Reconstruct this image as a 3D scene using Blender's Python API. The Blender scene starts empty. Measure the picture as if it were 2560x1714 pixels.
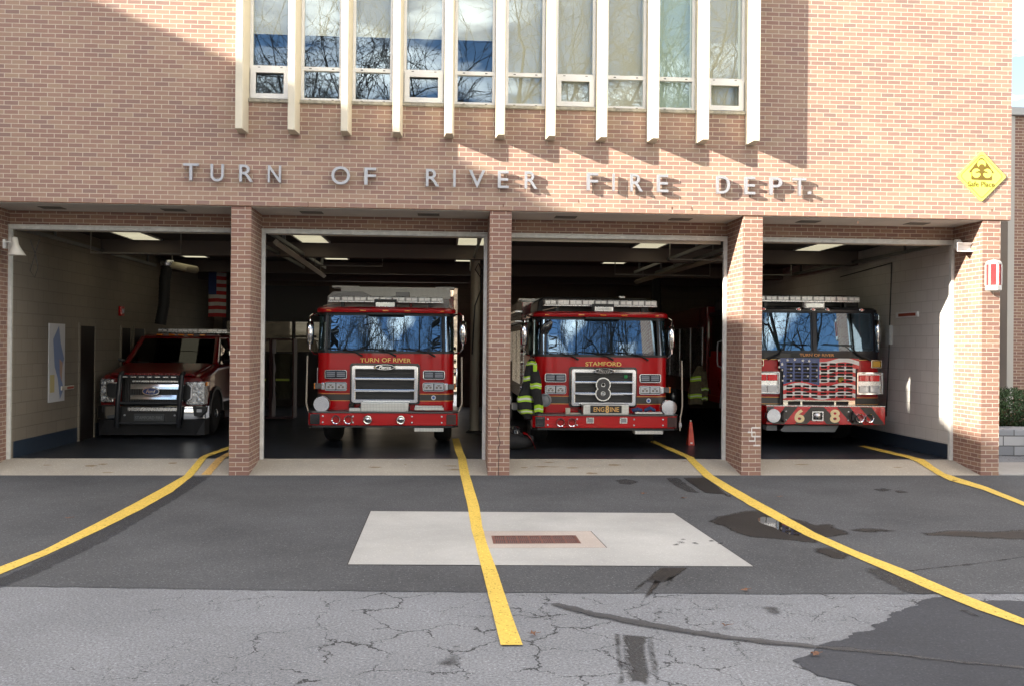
import bpy, bmesh, math, random
from mathutils import Vector, Matrix, noise
PI = math.pi; R = math.radians
C = bpy.context.scene.collection
# ------------------------------------------------------------------ camera
CX, CZ, CD = 3.24421, 1.994907, 14.758164
YAW, PITCH, ROLL, FPX = -0.0684983770, 0.00232903577, 0.00928290498, 2408.35
fwd = Vector((-math.sin(YAW) * math.cos(PITCH), math.cos(YAW) * math.cos(PITCH), math.sin(PITCH)))
rgt = Vector((math.cos(YAW), math.sin(YAW), 0)); upv = rgt.cross(fwd)
r2 = math.cos(ROLL) * rgt + math.sin(ROLL) * upv
u2 = -math.sin(ROLL) * rgt + math.cos(ROLL) * upv
cam = bpy.data.objects.new('camera', bpy.data.cameras.new('camera')); C.objects.link(cam)
M = Matrix((r2, u2, -fwd)).transposed().to_4x4(); M.translation = Vector((CX, -CD, CZ))
cam.matrix_world = M
cam.data.sensor_width = 36; cam.data.lens = 36 * FPX / 2560; cam.data.clip_end = 2000; cam.data.clip_start = .05
sc = bpy.context.scene; sc.camera = cam
def ray(px, py): return fwd + r2 * ((px - 1280) / FPX) - u2 * ((py - 857) / FPX)
def at(px, py, v, ax=1):
    """the point of the real plane (y = v by default) seen at a pixel of the 2560 px photograph"""
    d = ray(px, py); o = Vector((CX, -CD, CZ)); return o + d * ((v - o[ax]) / d[ax])
# ------------------------------------------------------------------ world, sun, exposure
SUN_DIR = Vector((2.65, 1.0, -1.06)).normalized()      # direction the light travels
elev = math.asin(-SUN_DIR.z); azim = math.atan2(-SUN_DIR.x, -SUN_DIR.y)
w = bpy.data.worlds.new('World'); sc.world = w; w.use_nodes = True
nt = w.node_tree; nt.nodes.clear()
def nd(nt, t, **k):
    n = nt.nodes.new(t)
    for a, b in k.items():
        if a[0] == '_': setattr(n, a[1:], b)
        else: n.inputs[a.replace('__', ' ')].default_value = b
    return n
def lk(nt, a, b): nt.links.new(a, b)
sky = nd(nt, 'ShaderNodeTexSky', _sky_type='NISHITA', _sun_disc=False, _sun_elevation=elev, _sun_rotation=azim, _altitude=50, _air_density=1.0, _dust_density=.6, _ozone_density=2.0)
tc = nd(nt, 'ShaderNodeTexCoord')
mp = nd(nt, 'ShaderNodeMapping'); mp.inputs['Scale'].default_value = (3.4, 5.0, 11.0); lk(nt, tc.outputs['Generated'], mp.inputs['Vector'])
cn = nd(nt, 'ShaderNodeTexNoise', Scale=1.25, Detail=7, Roughness=.58, Distortion=.35); lk(nt, mp.outputs[0], cn.inputs['Vector'])
cr = nd(nt, 'ShaderNodeValToRGB'); cr.color_ramp.elements[0].position = .49; cr.color_ramp.elements[1].position = .68
lk(nt, cn.outputs['Fac'], cr.inputs[0])
mx = nd(nt, 'ShaderNodeMix', _data_type='RGBA'); lk(nt, cr.outputs[0], mx.inputs[0]); lk(nt, sky.outputs[0], mx.inputs[6])
mx.inputs[7].default_value = (31, 27, 22, 1)
bg = nd(nt, 'ShaderNodeBackground', Strength=.102); lk(nt, mx.outputs[2], bg.inputs[0])
wo = nd(nt, 'ShaderNodeOutputWorld'); lk(nt, bg.outputs[0], wo.inputs[0])
sun = bpy.data.objects.new('sun', bpy.data.lights.new('sun', 'SUN')); C.objects.link(sun)
sun.data.energy = 4.8; sun.data.angle = R(.5); sun.data.color = (1, .93, .82)
sun.rotation_euler = SUN_DIR.to_track_quat('-Z', 'Y').to_euler()
sc.view_settings.view_transform = 'Standard'; sc.view_settings.look = 'None'
sc.view_settings.exposure = 1.86; sc.view_settings.gamma = 1
sc.cycles.max_bounces = 7; sc.cycles.diffuse_bounces = 4; sc.cycles.glossy_bounces = 4; sc.cycles.transparent_max_bounces = 12
sc.cycles.caustics_reflective = False; sc.cycles.caustics_refractive = False
sc.cycles.sample_clamp_indirect = 6
# ------------------------------------------------------------------ materials
MATS = {}
def mat(name, col, rough=.6, metal=0, var=0.0, vscale=8, bump=0, bscale=40, spec=.5, coat=0, emit=None, estr=1):
    if name in MATS: return MATS[name]
    m = bpy.data.materials.new(name); m.use_nodes = True; t = m.node_tree
    b = t.nodes['Principled BSDF']
    b.inputs['Base Color'].default_value = (*col, 1); b.inputs['Roughness'].default_value = rough
    b.inputs['Metallic'].default_value = metal; b.inputs['Specular IOR Level'].default_value = spec
    b.inputs['Coat Weight'].default_value = coat; b.inputs['Coat Roughness'].default_value = .03
    if emit: b.inputs['Emission Color'].default_value = (*emit, 1); b.inputs['Emission Strength'].default_value = estr
    co = nd(t, 'ShaderNodeTexCoord')
    if var:
        n = nd(t, 'ShaderNodeTexNoise', Scale=vscale, Detail=6, Roughness=.6); lk(t, co.outputs['Object'], n.inputs['Vector'])
        r = nd(t, 'ShaderNodeMapRange'); r.inputs['To Min'].default_value = 1 - var; r.inputs['To Max'].default_value = 1 + var
        r.inputs['From Min'].default_value = .3; r.inputs['From Max'].default_value = .7
        lk(t, n.outputs['Fac'], r.inputs[0])
        x = nd(t, 'ShaderNodeVectorMath', _operation='SCALE'); x.inputs[0].default_value = col; lk(t, r.outputs[0], x.inputs['Scale'])
        lk(t, x.outputs[0], b.inputs['Base Color'])
        r3 = nd(t, 'ShaderNodeMapRange'); r3.inputs['To Min'].default_value = max(0, rough - .08); r3.inputs['To Max'].default_value = min(1, rough + .08)
        lk(t, n.outputs['Fac'], r3.inputs[0]); lk(t, r3.outputs[0], b.inputs['Roughness'])
    if bump:
        n = nd(t, 'ShaderNodeTexNoise', Scale=bscale, Detail=4); lk(t, co.outputs['Object'], n.inputs['Vector'])
        bp = nd(t, 'ShaderNodeBump', Strength=bump, Distance=.01); lk(t, n.outputs['Fac'], bp.inputs['Height']); lk(t, bp.outputs[0], b.inputs['Normal'])
    MATS[name] = m; return m
def brick_mat(name, bw=.2075, rh=.0677, ms=.0112, stops=None, mortar=(.54, .46, .365), tint=1.0, bumpd=.006):
    m = bpy.data.materials.new(name); m.use_nodes = True; t = m.node_tree; b = t.nodes['Principled BSDF']
    uv = nd(t, 'ShaderNodeUVMap')
    # tiny warp so that the joints are not ruler straight
    nz = nd(t, 'ShaderNodeTexNoise', Scale=9, Detail=2); lk(t, uv.outputs[0], nz.inputs['Vector'])
    sb = nd(t, 'ShaderNodeVectorMath', _operation='MULTIPLY_ADD'); lk(t, nz.outputs['Color'], sb.inputs[0])
    sb.inputs[1].default_value = (.006, .006, 0); lk(t, uv.outputs[0], sb.inputs[2])
    br = nd(t, 'ShaderNodeTexBrick', Color1=(0, 0, 0, 1), Color2=(1, 1, 1, 1), Mortar=(0, 0, 0, 1), Scale=1)
    br.inputs['Mortar Size'].default_value = ms / 2; br.inputs['Mortar Smooth'].default_value = .15
    br.inputs['Brick Width'].default_value = bw; br.inputs['Row Height'].default_value = rh
    lk(t, sb.outputs[0], br.inputs['Vector'])
    cr = nd(t, 'ShaderNodeValToRGB'); e = cr.color_ramp.elements; cr.color_ramp.interpolation = 'LINEAR'
    while len(e) < len(stops): e.new(.5)
    for i, (p, c) in enumerate(stops): e[i].position = p; e[i].color = (*[v * tint for v in c], 1)
    lk(t, br.outputs['Color'], cr.inputs[0])
    # soft large patches and fine grain
    n1 = nd(t, 'ShaderNodeTexNoise', Scale=.6, Detail=3); lk(t, uv.outputs[0], n1.inputs['Vector'])
    n2 = nd(t, 'ShaderNodeTexNoise', Scale=110, Detail=3); lk(t, uv.outputs[0], n2.inputs['Vector'])
    ad = nd(t, 'ShaderNodeMath', _operation='ADD'); lk(t, n1.outputs[0], ad.inputs[0]); lk(t, n2.outputs[0], ad.inputs[1])
    rr = nd(t, 'ShaderNodeMapRange'); rr.inputs['From Min'].default_value = .6; rr.inputs['From Max'].default_value = 1.4
    rr.inputs['To Min'].default_value = .86; rr.inputs['To Max'].default_value = 1.14; lk(t, ad.outputs[0], rr.inputs[0])
    mm = nd(t, 'ShaderNodeMix', _data_type='RGBA'); lk(t, br.outputs['Fac'], mm.inputs[0]); lk(t, cr.outputs[0], mm.inputs[6]); mm.inputs[7].default_value = (*mortar, 1)
    sv = nd(t, 'ShaderNodeVectorMath', _operation='SCALE'); lk(t, mm.outputs[2], sv.inputs[0]); lk(t, rr.outputs[0], sv.inputs['Scale'])
    lk(t, sv.outputs[0], b.inputs['Base Color']); b.inputs['Roughness'].default_value = .85; b.inputs['Specular IOR Level'].default_value = .25
    inv = nd(t, 'ShaderNodeMath', _operation='SUBTRACT'); inv.inputs[0].default_value = 1; lk(t, br.outputs['Fac'], inv.inputs[1])
    ng = nd(t, 'ShaderNodeMath', _operation='MULTIPLY_ADD'); lk(t, n2.outputs[0], ng.inputs[0]); ng.inputs[1].default_value = .25; lk(t, inv.outputs[0], ng.inputs[2])
    bp = nd(t, 'ShaderNodeBump', Strength=.6, Distance=bumpd); lk(t, ng.outputs[0], bp.inputs['Height']); lk(t, bp.outputs[0], b.inputs['Normal'])
    return m
BR = [(0, (.262, .172, .144)), (.18, (.288, .176, .142)), (.45, (.318, .198, .153)), (.75, (.346, .226, .169)), (1, (.356, .248, .178))]
BRICK = brick_mat('brick', stops=BR)
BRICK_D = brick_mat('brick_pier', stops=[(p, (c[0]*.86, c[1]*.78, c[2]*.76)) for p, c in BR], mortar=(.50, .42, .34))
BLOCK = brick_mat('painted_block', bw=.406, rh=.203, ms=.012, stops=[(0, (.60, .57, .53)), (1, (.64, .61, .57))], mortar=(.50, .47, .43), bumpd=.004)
BLOCK_DIM = brick_mat('dimmed_tan_block', bw=.406, rh=.203, ms=.012, stops=[(0, (.195, .168, .132)), (1, (.212, .184, .145))], mortar=(.155, .132, .105), bumpd=.004)  # darker tan stands in for the weaker light on the left wall
STONE = brick_mat('stone_block', bw=.42, rh=.19, ms=.02, stops=[(0, (.20, .21, .23)), (.5, (.30, .31, .33)), (1, (.42, .42, .43))], mortar=(.10, .10, .10), bumpd=.02)
WHITE_BR = brick_mat('pale_brick', stops=[(0, (.42, .40, .38)), (1, (.52, .50, .47))], mortar=(.30, .29, .28))
FIN = mat('fin_paint', (.66, .60, .47), .65, var=.06, vscale=3)
WHITE = mat('white_paint', (.74, .74, .73), .45, var=.05, vscale=5)
FRAMEP = mat('worn_white_paint', (.60, .60, .57), .55, var=.14, vscale=9)
SOFF = mat('soffit_paint', (.62, .59, .54), .7, var=.07, vscale=2.5)
CONC = mat('sill_concrete', (.34, .32, .26), .85, var=.35, vscale=14, bump=.4)
BLACKM = mat('black_plastic', (.012, .012, .013), .45)
BLACKG = mat('black_gloss', (.010, .010, .012), .12, coat=.6)
RUBBER = mat('tyre_rubber', (.006, .006, .007), .8, bump=.3)
RED = mat('red_paint', (.47, .003, .006), .3, spec=.3, coat=.35, var=.05, vscale=1.5)
RED_D = mat('dark_red_paint', (.22, .010, .012), .25, coat=1.0)
PURED = mat('pickup_red_paint', (.13, .002, .003), .3, spec=.3, coat=.35)
CHROME = mat('chrome', (.78, .78, .78), .08, 1)
ALU = mat('brushed_aluminium', (.62, .62, .63), .28, 1, var=.06, vscale=30)
STEEL = mat('stainless_letters', (.46, .46, .48), .40, .7)
GOLD = mat('gold_leaf', (.80, .52, .14), .35, .25)
STRIPE = mat('charcoal_stripe', (.045, .040, .036), .4)
DARK = mat('dark_interior', (.020, .018, .016), .8)
AMBER = mat('amber_lens', (.75, .22, .02), .2, coat=.5)
REDLENS = mat('red_lens', (.60, .010, .015), .15, coat=1, emit=(.8, .01, .01), estr=.03)
LENS = mat('clear_lens', (.55, .56, .58), .12, .3, coat=1)
LENSD = mat('smoked_lens', (.06, .07, .09), .1, 0, coat=1)
BARL = mat('lightbar_lens', (.60, .60, .61), .15, coat=1)
CREAM = mat('tan_paint', (.52, .47, .38), .5)
def glass(name, tint, ior=1.9, trans=True, rough=0.0, wave=0.0, gcol=(1, 1, 1)):
    m = bpy.data.materials.new(name); m.use_nodes = True; t = m.node_tree; t.nodes.clear()
    o = nd(t, 'ShaderNodeOutputMaterial'); mixs = nd(t, 'ShaderNodeMixShader'); lw = nd(t, 'ShaderNodeLayerWeight', Blend=.5)   # Schlick, the same from both sides of the pane
    pw = nd(t, 'ShaderNodeMath', _operation='POWER'); lk(t, lw.outputs['Facing'], pw.inputs[0]); pw.inputs[1].default_value = 5
    f0 = ((ior - 1) / (ior + 1)) ** 2; fr = nd(t, 'ShaderNodeMath', _operation='MULTIPLY_ADD'); lk(t, pw.outputs[0], fr.inputs[0]); fr.inputs[1].default_value = 1 - f0; fr.inputs[2].default_value = f0
    gl = nd(t, 'ShaderNodeBsdfGlossy', Roughness=rough); gl.inputs[0].default_value = (*gcol, 1)
    if trans: bs = nd(t, 'ShaderNodeBsdfTransparent'); bs.inputs[0].default_value = (*tint, 1)
    else: bs = nd(t, 'ShaderNodeBsdfDiffuse'); bs.inputs[0].default_value = (*tint, 1)
    if wave:
        co = nd(t, 'ShaderNodeTexCoord'); n = nd(t, 'ShaderNodeTexNoise', Scale=2.2, Detail=1); lk(t, co.outputs['Object'], n.inputs['Vector'])
        bp = nd(t, 'ShaderNodeBump', Strength=wave, Distance=.05); lk(t, n.outputs[0], bp.inputs['Height']); lk(t, bp.outputs[0], gl.inputs['Normal'])
    lk(t, fr.outputs[0], mixs.inputs[0]); lk(t, bs.outputs[0], mixs.inputs[1]); lk(t, gl.outputs[0], mixs.inputs[2]); lk(t, mixs.outputs[0], o.inputs[0])
    return m
WGLASS = glass('window_glass', (.86, .90, .88), 2.3, wave=.003, gcol=(.60, .80, 1))
TGLASS = glass('windshield_glass', (.30, .38, .36), 2.7, wave=.003, gcol=(.50, .74, 1))
PGLASS = glass('pickup_glass', (.06, .065, .065), 1.5)
BLIND = mat('roller_blind', (.62, .58, .46), .8, var=.02, vscale=1)
BLINDG = mat('green_blind', (.50, .60, .52), .8, var=.02, vscale=1)
# ------------------------------------------------------------------ mesh helpers
class MB:
    def __init__(s): s.v = []; s.f = []
    def add(s, vs, fs):
        n = len(s.v); s.v += [tuple(p) for p in vs]; s.f += [tuple(i + n for i in f) for f in fs]; return s
    def box(s, x0, x1, y0, y1, z0, z1):
        if x0 > x1: x0, x1 = x1, x0
        if y0 > y1: y0, y1 = y1, y0
        if z0 > z1: z0, z1 = z1, z0
        return s.add([(x0,y0,z0),(x1,y0,z0),(x1,y1,z0),(x0,y1,z0),(x0,y0,z1),(x1,y0,z1),(x1,y1,z1),(x0,y1,z1)],
                     [(0,3,2,1),(4,5,6,7),(0,1,5,4),(1,2,6,5),(2,3,7,6),(3,0,4,7)])
    def prism(s, poly, ax, a, b):
        """poly in the two other axes (in x,y,z order), extruded along ax from a to b"""
        def mk(p, v):
            l = list(p); l.insert(ax, v); return l
        n = len(poly); vs = [mk(p, a) for p in poly] + [mk(p, b) for p in poly]
        fs = [tuple(range(n - 1, -1, -1)), tuple(range(n, 2 * n))] + [(i, (i + 1) % n, n + (i + 1) % n, n + i) for i in range(n)]
        return s.add(vs, fs)
    def tube(s, pts, r, n=8, cap=True):
        pts = [Vector(p) for p in pts]; rs = r if isinstance(r, (list, tuple)) else [r] * len(pts); vs = []; fs = []
        prev = None
        for i, p in enumerate(pts):
            d = (pts[min(i + 1, len(pts) - 1)] - pts[max(i - 1, 0)]).normalized()
            if prev is None:
                a = Vector((0, 0, 1)) if abs(d.z) < .9 else Vector((1, 0, 0)); u = d.cross(a).normalized()
            else: u = (prev - d * prev.dot(d)).normalized()
            prev = u; vv = d.cross(u)
            for k in range(n):
                t = 2 * PI * k / n; vs.append(p + (u * math.cos(t) + vv * math.sin(t)) * rs[i])
        for i in range(len(pts) - 1):
            for k in range(n):
                a = i * n + k; b = i * n + (k + 1) % n; fs.append((a, b, b + n, a + n))
        if cap: fs.append(tuple(range(n))); fs.append(tuple(range(len(vs) - 1, len(vs) - n - 1, -1)))
        return s.add(vs, fs)
    def lathe(s, prof, c, ax=1, n=24):
        """profile of (radius, offset along ax) turned round the axis through c"""
        vs = []; fs = []; m = len(prof); o = [i for i in range(3) if i != ax]
        for r, h in prof:
            for k in range(n):
                t = 2 * PI * k / n; p = [0, 0, 0]; p[ax] = c[ax] + h; p[o[0]] = c[o[0]] + r * math.cos(t); p[o[1]] = c[o[1]] + r * math.sin(t); vs.append(p)
        for i in range(m - 1):
            for k in range(n): a = i * n + k; b = i * n + (k + 1) % n; fs.append((a, b, b + n, a + n))
        fs.append(tuple(range(n))); fs.append(tuple(range(m * n - 1, m * n - n - 1, -1)))
        return s.add(vs, fs)
    def loft(s, rings, closed=True, cap=True):
        n = len(rings[0]); vs = [p for r in rings for p in r]; fs = []
        for i in range(len(rings) - 1):
            for k in range(n if closed else n - 1):
                a = i * n + k; b = i * n + (k + 1) % n; fs.append((a, b, b + n, a + n))
        if cap and closed: fs.append(tuple(range(n - 1, -1, -1))); fs.append(tuple(range(len(vs) - n, len(vs))))
        return s.add(vs, fs)
    def rframe(s, x0, x1, z0, z1, t, y0, y1, r=.03, n=4):
        """rounded rectangular frame in the xz plane, wall t, from y0 (front) to y1"""
        def rr(a0, a1, b0, b1, r):
            pts = []
            for cx, cz, s0 in ((a1 - r, b1 - r, 0), (a0 + r, b1 - r, 1), (a0 + r, b0 + r, 2), (a1 - r, b0 + r, 3)):
                for k in range(n + 1): t_ = PI / 2 * (s0 + k / n); pts.append((cx + r * math.cos(t_), cz + r * math.sin(t_)))
            return pts
        o = rr(x0, x1, z0, z1, r); i = rr(x0 + t, x1 - t, z0 + t, z1 - t, max(r - t, .003)); m = len(o)
        vs = [(p[0], y0, p[1]) for p in o] + [(p[0], y0, p[1]) for p in i] + [(p[0], y1, p[1]) for p in o] + [(p[0], y1, p[1]) for p in i]
        fs = []
        for k in range(m):
            l = (k + 1) % m
            fs += [(k, m + k, m + l, l), (2 * m + k, 2 * m + l, 3 * m + l, 3 * m + k), (k, l, 2 * m + l, 2 * m + k), (m + k, 3 * m + k, 3 * m + l, m + l)]
        return s.add(vs, fs)
    def build(s, name, m, parent=None, smooth=False, bevel=0, seg=2):
        me = bpy.data.meshes.new(name); me.from_pydata([tuple(p) for p in s.v], [], s.f); me.validate()
        bm = bmesh.new(); bm.from_mesh(me); bmesh.ops.recalc_face_normals(bm, faces=bm.faces); bm.normal_update()
        uvl = bm.loops.layers.uv.new('UVMap')
        for f in bm.faces:
            n = f.normal; a = max(range(3), key=lambda i: abs(n[i]))
            for l in f.loops:
                c = l.vert.co; l[uvl].uv = (c.y, c.z) if a == 0 else (c.x, c.z) if a == 1 else (c.x, c.y)
        bm.to_mesh(me); bm.free()
        if smooth:
            for p in me.polygons: p.use_smooth = True
            me.set_sharp_from_angle(angle=R(38))
        me.materials.append(m); o = bpy.data.objects.new(name, me); C.objects.link(o); o.parent = parent
        if bevel:
            b = o.modifiers.new('bevel', 'BEVEL'); b.width = bevel; b.segments = seg; b.limit_method = 'ANGLE'; b.angle_limit = R(35)
        return o
def tag(o, label=None, cat=None, group=None, kind=None):
    if label: o['label'] = label
    if cat: o['category'] = cat
    if group: o['group'] = group
    if kind: o['kind'] = kind
    return o
def empty(name, loc, rz=0):
    o = bpy.data.objects.new(name, None); C.objects.link(o); o.location = loc; o.rotation_euler.z = rz; o.empty_display_size = .2; return o
def copy_tree(o, parent=None):
    c = o.copy(); C.objects.link(c); c.parent = parent
    for ch in list(o.children): copy_tree(ch, c)
    return c
def text(name, body, x0, x1, z0, z1, y, depth, m, parent, bold=.0, shear=0, space=1.0, arch=0):
    cu = bpy.data.curves.new('t', 'FONT'); cu.body = body; cu.size = 1; cu.extrude = .5; cu.offset = bold; cu.shear = shear; cu.space_character = space
    cu.resolution_u = 6
    ob = bpy.data.objects.new('t', cu); C.objects.link(ob); bpy.context.view_layer.update()
    me = bpy.data.meshes.new_from_object(ob.evaluated_get(bpy.context.evaluated_depsgraph_get())); bpy.data.objects.remove(ob)
    xs = [v.co.x for v in me.vertices]; ys = [v.co.y for v in me.vertices]
    a, b, c, d = min(xs), max(xs), min(ys), max(ys)
    for v in me.vertices:
        u = (v.co.x - a) / (b - a); vv = (v.co.y - c) / (d - c) if d > c else 0
        zz = z0 + (z1 - z0) * vv + arch * (1 - (2 * u - 1) ** 2)
        v.co = (x0 + (x1 - x0) * u, y - depth * (v.co.z + .5), zz)
    me.name = name; me.materials.clear(); me.materials.append(m)
    o = bpy.data.objects.new(name, me); C.objects.link(o); o.parent = parent; return o
def struct(o): o['kind'] = 'structure'; return o

# ================================================================== GROUND
def ground_mat(name, base, speck, crack=0, rough=.9, scale=1.0, stone=3.0, patch=.14, soft=0, wear=0):
    m = bpy.data.materials.new(name); m.use_nodes = True; t = m.node_tree; b = t.nodes['Principled BSDF']
    co = nd(t, 'ShaderNodeTexCoord')
    n1 = nd(t, 'ShaderNodeTexNoise', Scale=52 * scale, Detail=6, Roughness=.9); lk(t, co.outputs['Object'], n1.inputs['Vector'])
    n2 = nd(t, 'ShaderNodeTexNoise', Scale=.7, Detail=6, Roughness=.6); lk(t, co.outputs['Object'], n2.inputs['Vector'])
    v = nd(t, 'ShaderNodeTexVoronoi', Scale=60 * scale); lk(t, co.outputs['Object'], v.inputs['Vector'])
    r1 = nd(t, 'ShaderNodeMapRange'); r1.inputs['From Min'].default_value = .36; r1.inputs['From Max'].default_value = .64
    r1.inputs['To Min'].default_value = 1 - speck; r1.inputs['To Max'].default_value = 1 + speck; lk(t, n1.outputs['Fac'], r1.inputs[0])
    r2_ = nd(t, 'ShaderNodeMapRange'); r2_.inputs['From Min'].default_value = .3; r2_.inputs['From Max'].default_value = .7
    r2_.inputs['To Min'].default_value = 1 - patch; r2_.inputs['To Max'].default_value = 1 + patch; lk(t, n2.outputs['Fac'], r2_.inputs[0])
    # scattered pale stones
    vs = nd(t, 'ShaderNodeSeparateColor'); lk(t, v.outputs['Color'], vs.inputs[0])
    st = nd(t, 'ShaderNodeMath', _operation='GREATER_THAN'); lk(t, vs.outputs[0], st.inputs[0]); st.inputs[1].default_value = .90
    dd = nd(t, 'ShaderNodeMath', _operation='LESS_THAN'); lk(t, v.outputs['Distance'], dd.inputs[0]); dd.inputs[1].default_value = .42
    sm = nd(t, 'ShaderNodeMath', _operation='MULTIPLY'); lk(t, st.outputs[0], sm.inputs[0]); lk(t, dd.outputs[0], sm.inputs[1])
    ml = nd(t, 'ShaderNodeMath', _operation='MULTIPLY'); lk(t, r1.outputs[0], ml.inputs[0]); lk(t, r2_.outputs[0], ml.inputs[1])
    s1 = nd(t, 'ShaderNodeMath', _operation='MULTIPLY_ADD'); lk(t, sm.outputs[0], s1.inputs[0]); s1.inputs[1].default_value = speck * stone; lk(t, ml.outputs[0], s1.inputs[2])
    fac = s1.outputs[0]
    if crack:
        nw = nd(t, 'ShaderNodeTexNoise', Scale=4.5, Detail=6, Roughness=.65); lk(t, co.outputs['Object'], nw.inputs['Vector'])
        wv = nd(t, 'ShaderNodeVectorMath', _operation='MULTIPLY_ADD'); lk(t, nw.outputs['Color'], wv.inputs[0]); wv.inputs[1].default_value = (.34, .34, 0); lk(t, co.outputs['Object'], wv.inputs[2])
        facs = []
        for sc_, wd in ((2.3, .0085), (5.2, .0065)):
            vc = nd(t, 'ShaderNodeTexVoronoi', _feature='DISTANCE_TO_EDGE', _voronoi_dimensions='2D', Scale=sc_); lk(t, wv.outputs[0], vc.inputs['Vector'])
            nm = nd(t, 'ShaderNodeTexNoise', Scale=.8 if sc_ < 3 else .5, Detail=3); lk(t, co.outputs['Object'], nm.inputs['Vector'])
            th = nd(t, 'ShaderNodeMapRange'); th.inputs['From Min'].default_value = .34 if sc_ < 3 else .44; th.inputs['From Max'].default_value = .50 if sc_ < 3 else .58
            th.inputs['To Min'].default_value = 0; th.inputs['To Max'].default_value = wd * crack; lk(t, nm.outputs['Fac'], th.inputs[0])
            # fade cracks to the left where the old asphalt is sound
            sx = nd(t, 'ShaderNodeSeparateXYZ'); lk(t, co.outputs['Object'], sx.inputs[0])
            xr = nd(t, 'ShaderNodeMapRange'); xr.inputs['From Min'].default_value = .6; xr.inputs['From Max'].default_value = 2.6; lk(t, sx.outputs[0], xr.inputs[0])
            wx = nd(t, 'ShaderNodeMath', _operation='MULTIPLY'); lk(t, th.outputs[0], wx.inputs[0]); lk(t, xr.outputs[0], wx.inputs[1])
            wn = nd(t, 'ShaderNodeTexNoise', Scale=3.1, Detail=3); lk(t, wv.outputs[0], wn.inputs['Vector']); wr_ = nd(t, 'ShaderNodeMapRange'); wr_.inputs['From Min'].default_value = .40; wr_.inputs['From Max'].default_value = .64; wr_.inputs['To Min'].default_value = .05; wr_.inputs['To Max'].default_value = 1.9; lk(t, wn.outputs['Fac'], wr_.inputs[0]); wx0 = wx; wx = nd(t, 'ShaderNodeMath', _operation='MULTIPLY'); lk(t, wx0.outputs[0], wx.inputs[0]); lk(t, wr_.outputs[0], wx.inputs[1]); lt = nd(t, 'ShaderNodeMath', _operation='LESS_THAN'); lk(t, vc.outputs['Distance'], lt.inputs[0]); lk(t, wx.outputs[0], lt.inputs[1]); facs.append(lt)
        mxn = nd(t, 'ShaderNodeMath', _operation='MAXIMUM'); lk(t, facs[0].outputs[0], mxn.inputs[0]); lk(t, facs[1].outputs[0], mxn.inputs[1])
        cm = nd(t, 'ShaderNodeMath', _operation='MULTIPLY_ADD'); lk(t, mxn.outputs[0], cm.inputs[0]); cm.inputs[1].default_value = -.8; cm.inputs[2].default_value = 1
        f2 = nd(t, 'ShaderNodeMath', _operation='MULTIPLY'); lk(t, fac, f2.inputs[0]); lk(t, cm.outputs[0], f2.inputs[1]); fac = f2.outputs[0]
    x = nd(t, 'ShaderNodeVectorMath', _operation='SCALE'); x.inputs[0].default_value = base; lk(t, fac, x.inputs['Scale']); lk(t, x.outputs[0], b.inputs['Base Color'])
    b.inputs['Roughness'].default_value = rough; b.inputs['Specular IOR Level'].default_value = .3
    bp = nd(t, 'ShaderNodeBump', Strength=.5, Distance=.004); lk(t, n1.outputs['Fac'], bp.inputs['Height']); lk(t, bp.outputs[0], b.inputs['Normal'])
    if soft or wear:      # soft ragged edge (attribute w) or worn through paint
        o = t.nodes['Material Output']; ms_ = nd(t, 'ShaderNodeMixShader'); tr = nd(t, 'ShaderNodeBsdfTransparent'); rg = nd(t, 'ShaderNodeMapRange')
        nn = nd(t, 'ShaderNodeTexNoise', Scale=16 if soft else 34, Detail=6, Roughness=.72); lk(t, co.outputs['Object'], nn.inputs['Vector'])
        if soft:
            at_ = nd(t, 'ShaderNodeAttribute', _attribute_name='w'); a2 = nd(t, 'ShaderNodeMath', _operation='MULTIPLY_ADD'); lk(t, nn.outputs['Fac'], a2.inputs[0]); a2.inputs[1].default_value = .9; lk(t, at_.outputs['Fac'], a2.inputs[2])
            lk(t, a2.outputs[0], rg.inputs[0]); rg.inputs['From Min'].default_value = .30; rg.inputs['From Max'].default_value = .95; rg.inputs['To Min'].default_value = 0; rg.inputs['To Max'].default_value = soft
        else:
            lk(t, nn.outputs['Fac'], rg.inputs[0]); rg.inputs['From Min'].default_value = .32; rg.inputs['From Max'].default_value = .44; rg.inputs['To Min'].default_value = 1 - wear; rg.inputs['To Max'].default_value = .97
        lk(t, rg.outputs[0], ms_.inputs[0]); lk(t, tr.outputs[0], ms_.inputs[1]); lk(t, b.outputs[0], ms_.inputs[2]); lk(t, ms_.outputs[0], o.inputs[0])
    return m
OLD = ground_mat('old_asphalt', (.180, .188, .201), .60, crack=1.6, stone=.7)
NEW = ground_mat('newer_asphalt', (.071, .074, .079), .50, stone=2.2, patch=.22)
PATCH = ground_mat('patch_asphalt', (.050, .053, .061), .30, stone=1.5)
SLAB = ground_mat('slab_concrete', (.37, .37, .355), .08, rough=.85, patch=.16)
APRON = ground_mat('apron_concrete', (.36, .33, .275), .14, rough=.85)
OILY = ground_mat('oily_asphalt', (.042, .042, .043), .35, rough=.7, soft=.72)
TAR = ground_mat('crack_sealer', (.060, .060, .063), .25, rough=.7, soft=.8)
YEL = ground_mat('yellow_road_paint', (.68, .48, .095), .16, rough=.65, patch=.12, wear=.75)
YELO = ground_mat('faded_road_paint', (.60, .38, .13), .14, rough=.75, wear=.9)
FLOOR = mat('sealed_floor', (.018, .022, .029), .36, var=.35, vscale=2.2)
def sheet(name, pts, z, m, th=0):
    b = MB(); b.v = [(p[0], p[1], z) for p in pts]; b.f = [tuple(range(len(pts)))]
    return struct(b.build(name, m))
bb = MB(); bb.box(-150, 150, -160, -.002, -.5, 0); bb.box(12.06, 150, 0, 120, -.5, 0); bb.box(-150, -3.94, 0, 120, -.5, 0); bb.box(-3.94, 12.06, 14.3, 120, -.5, 0)
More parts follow.
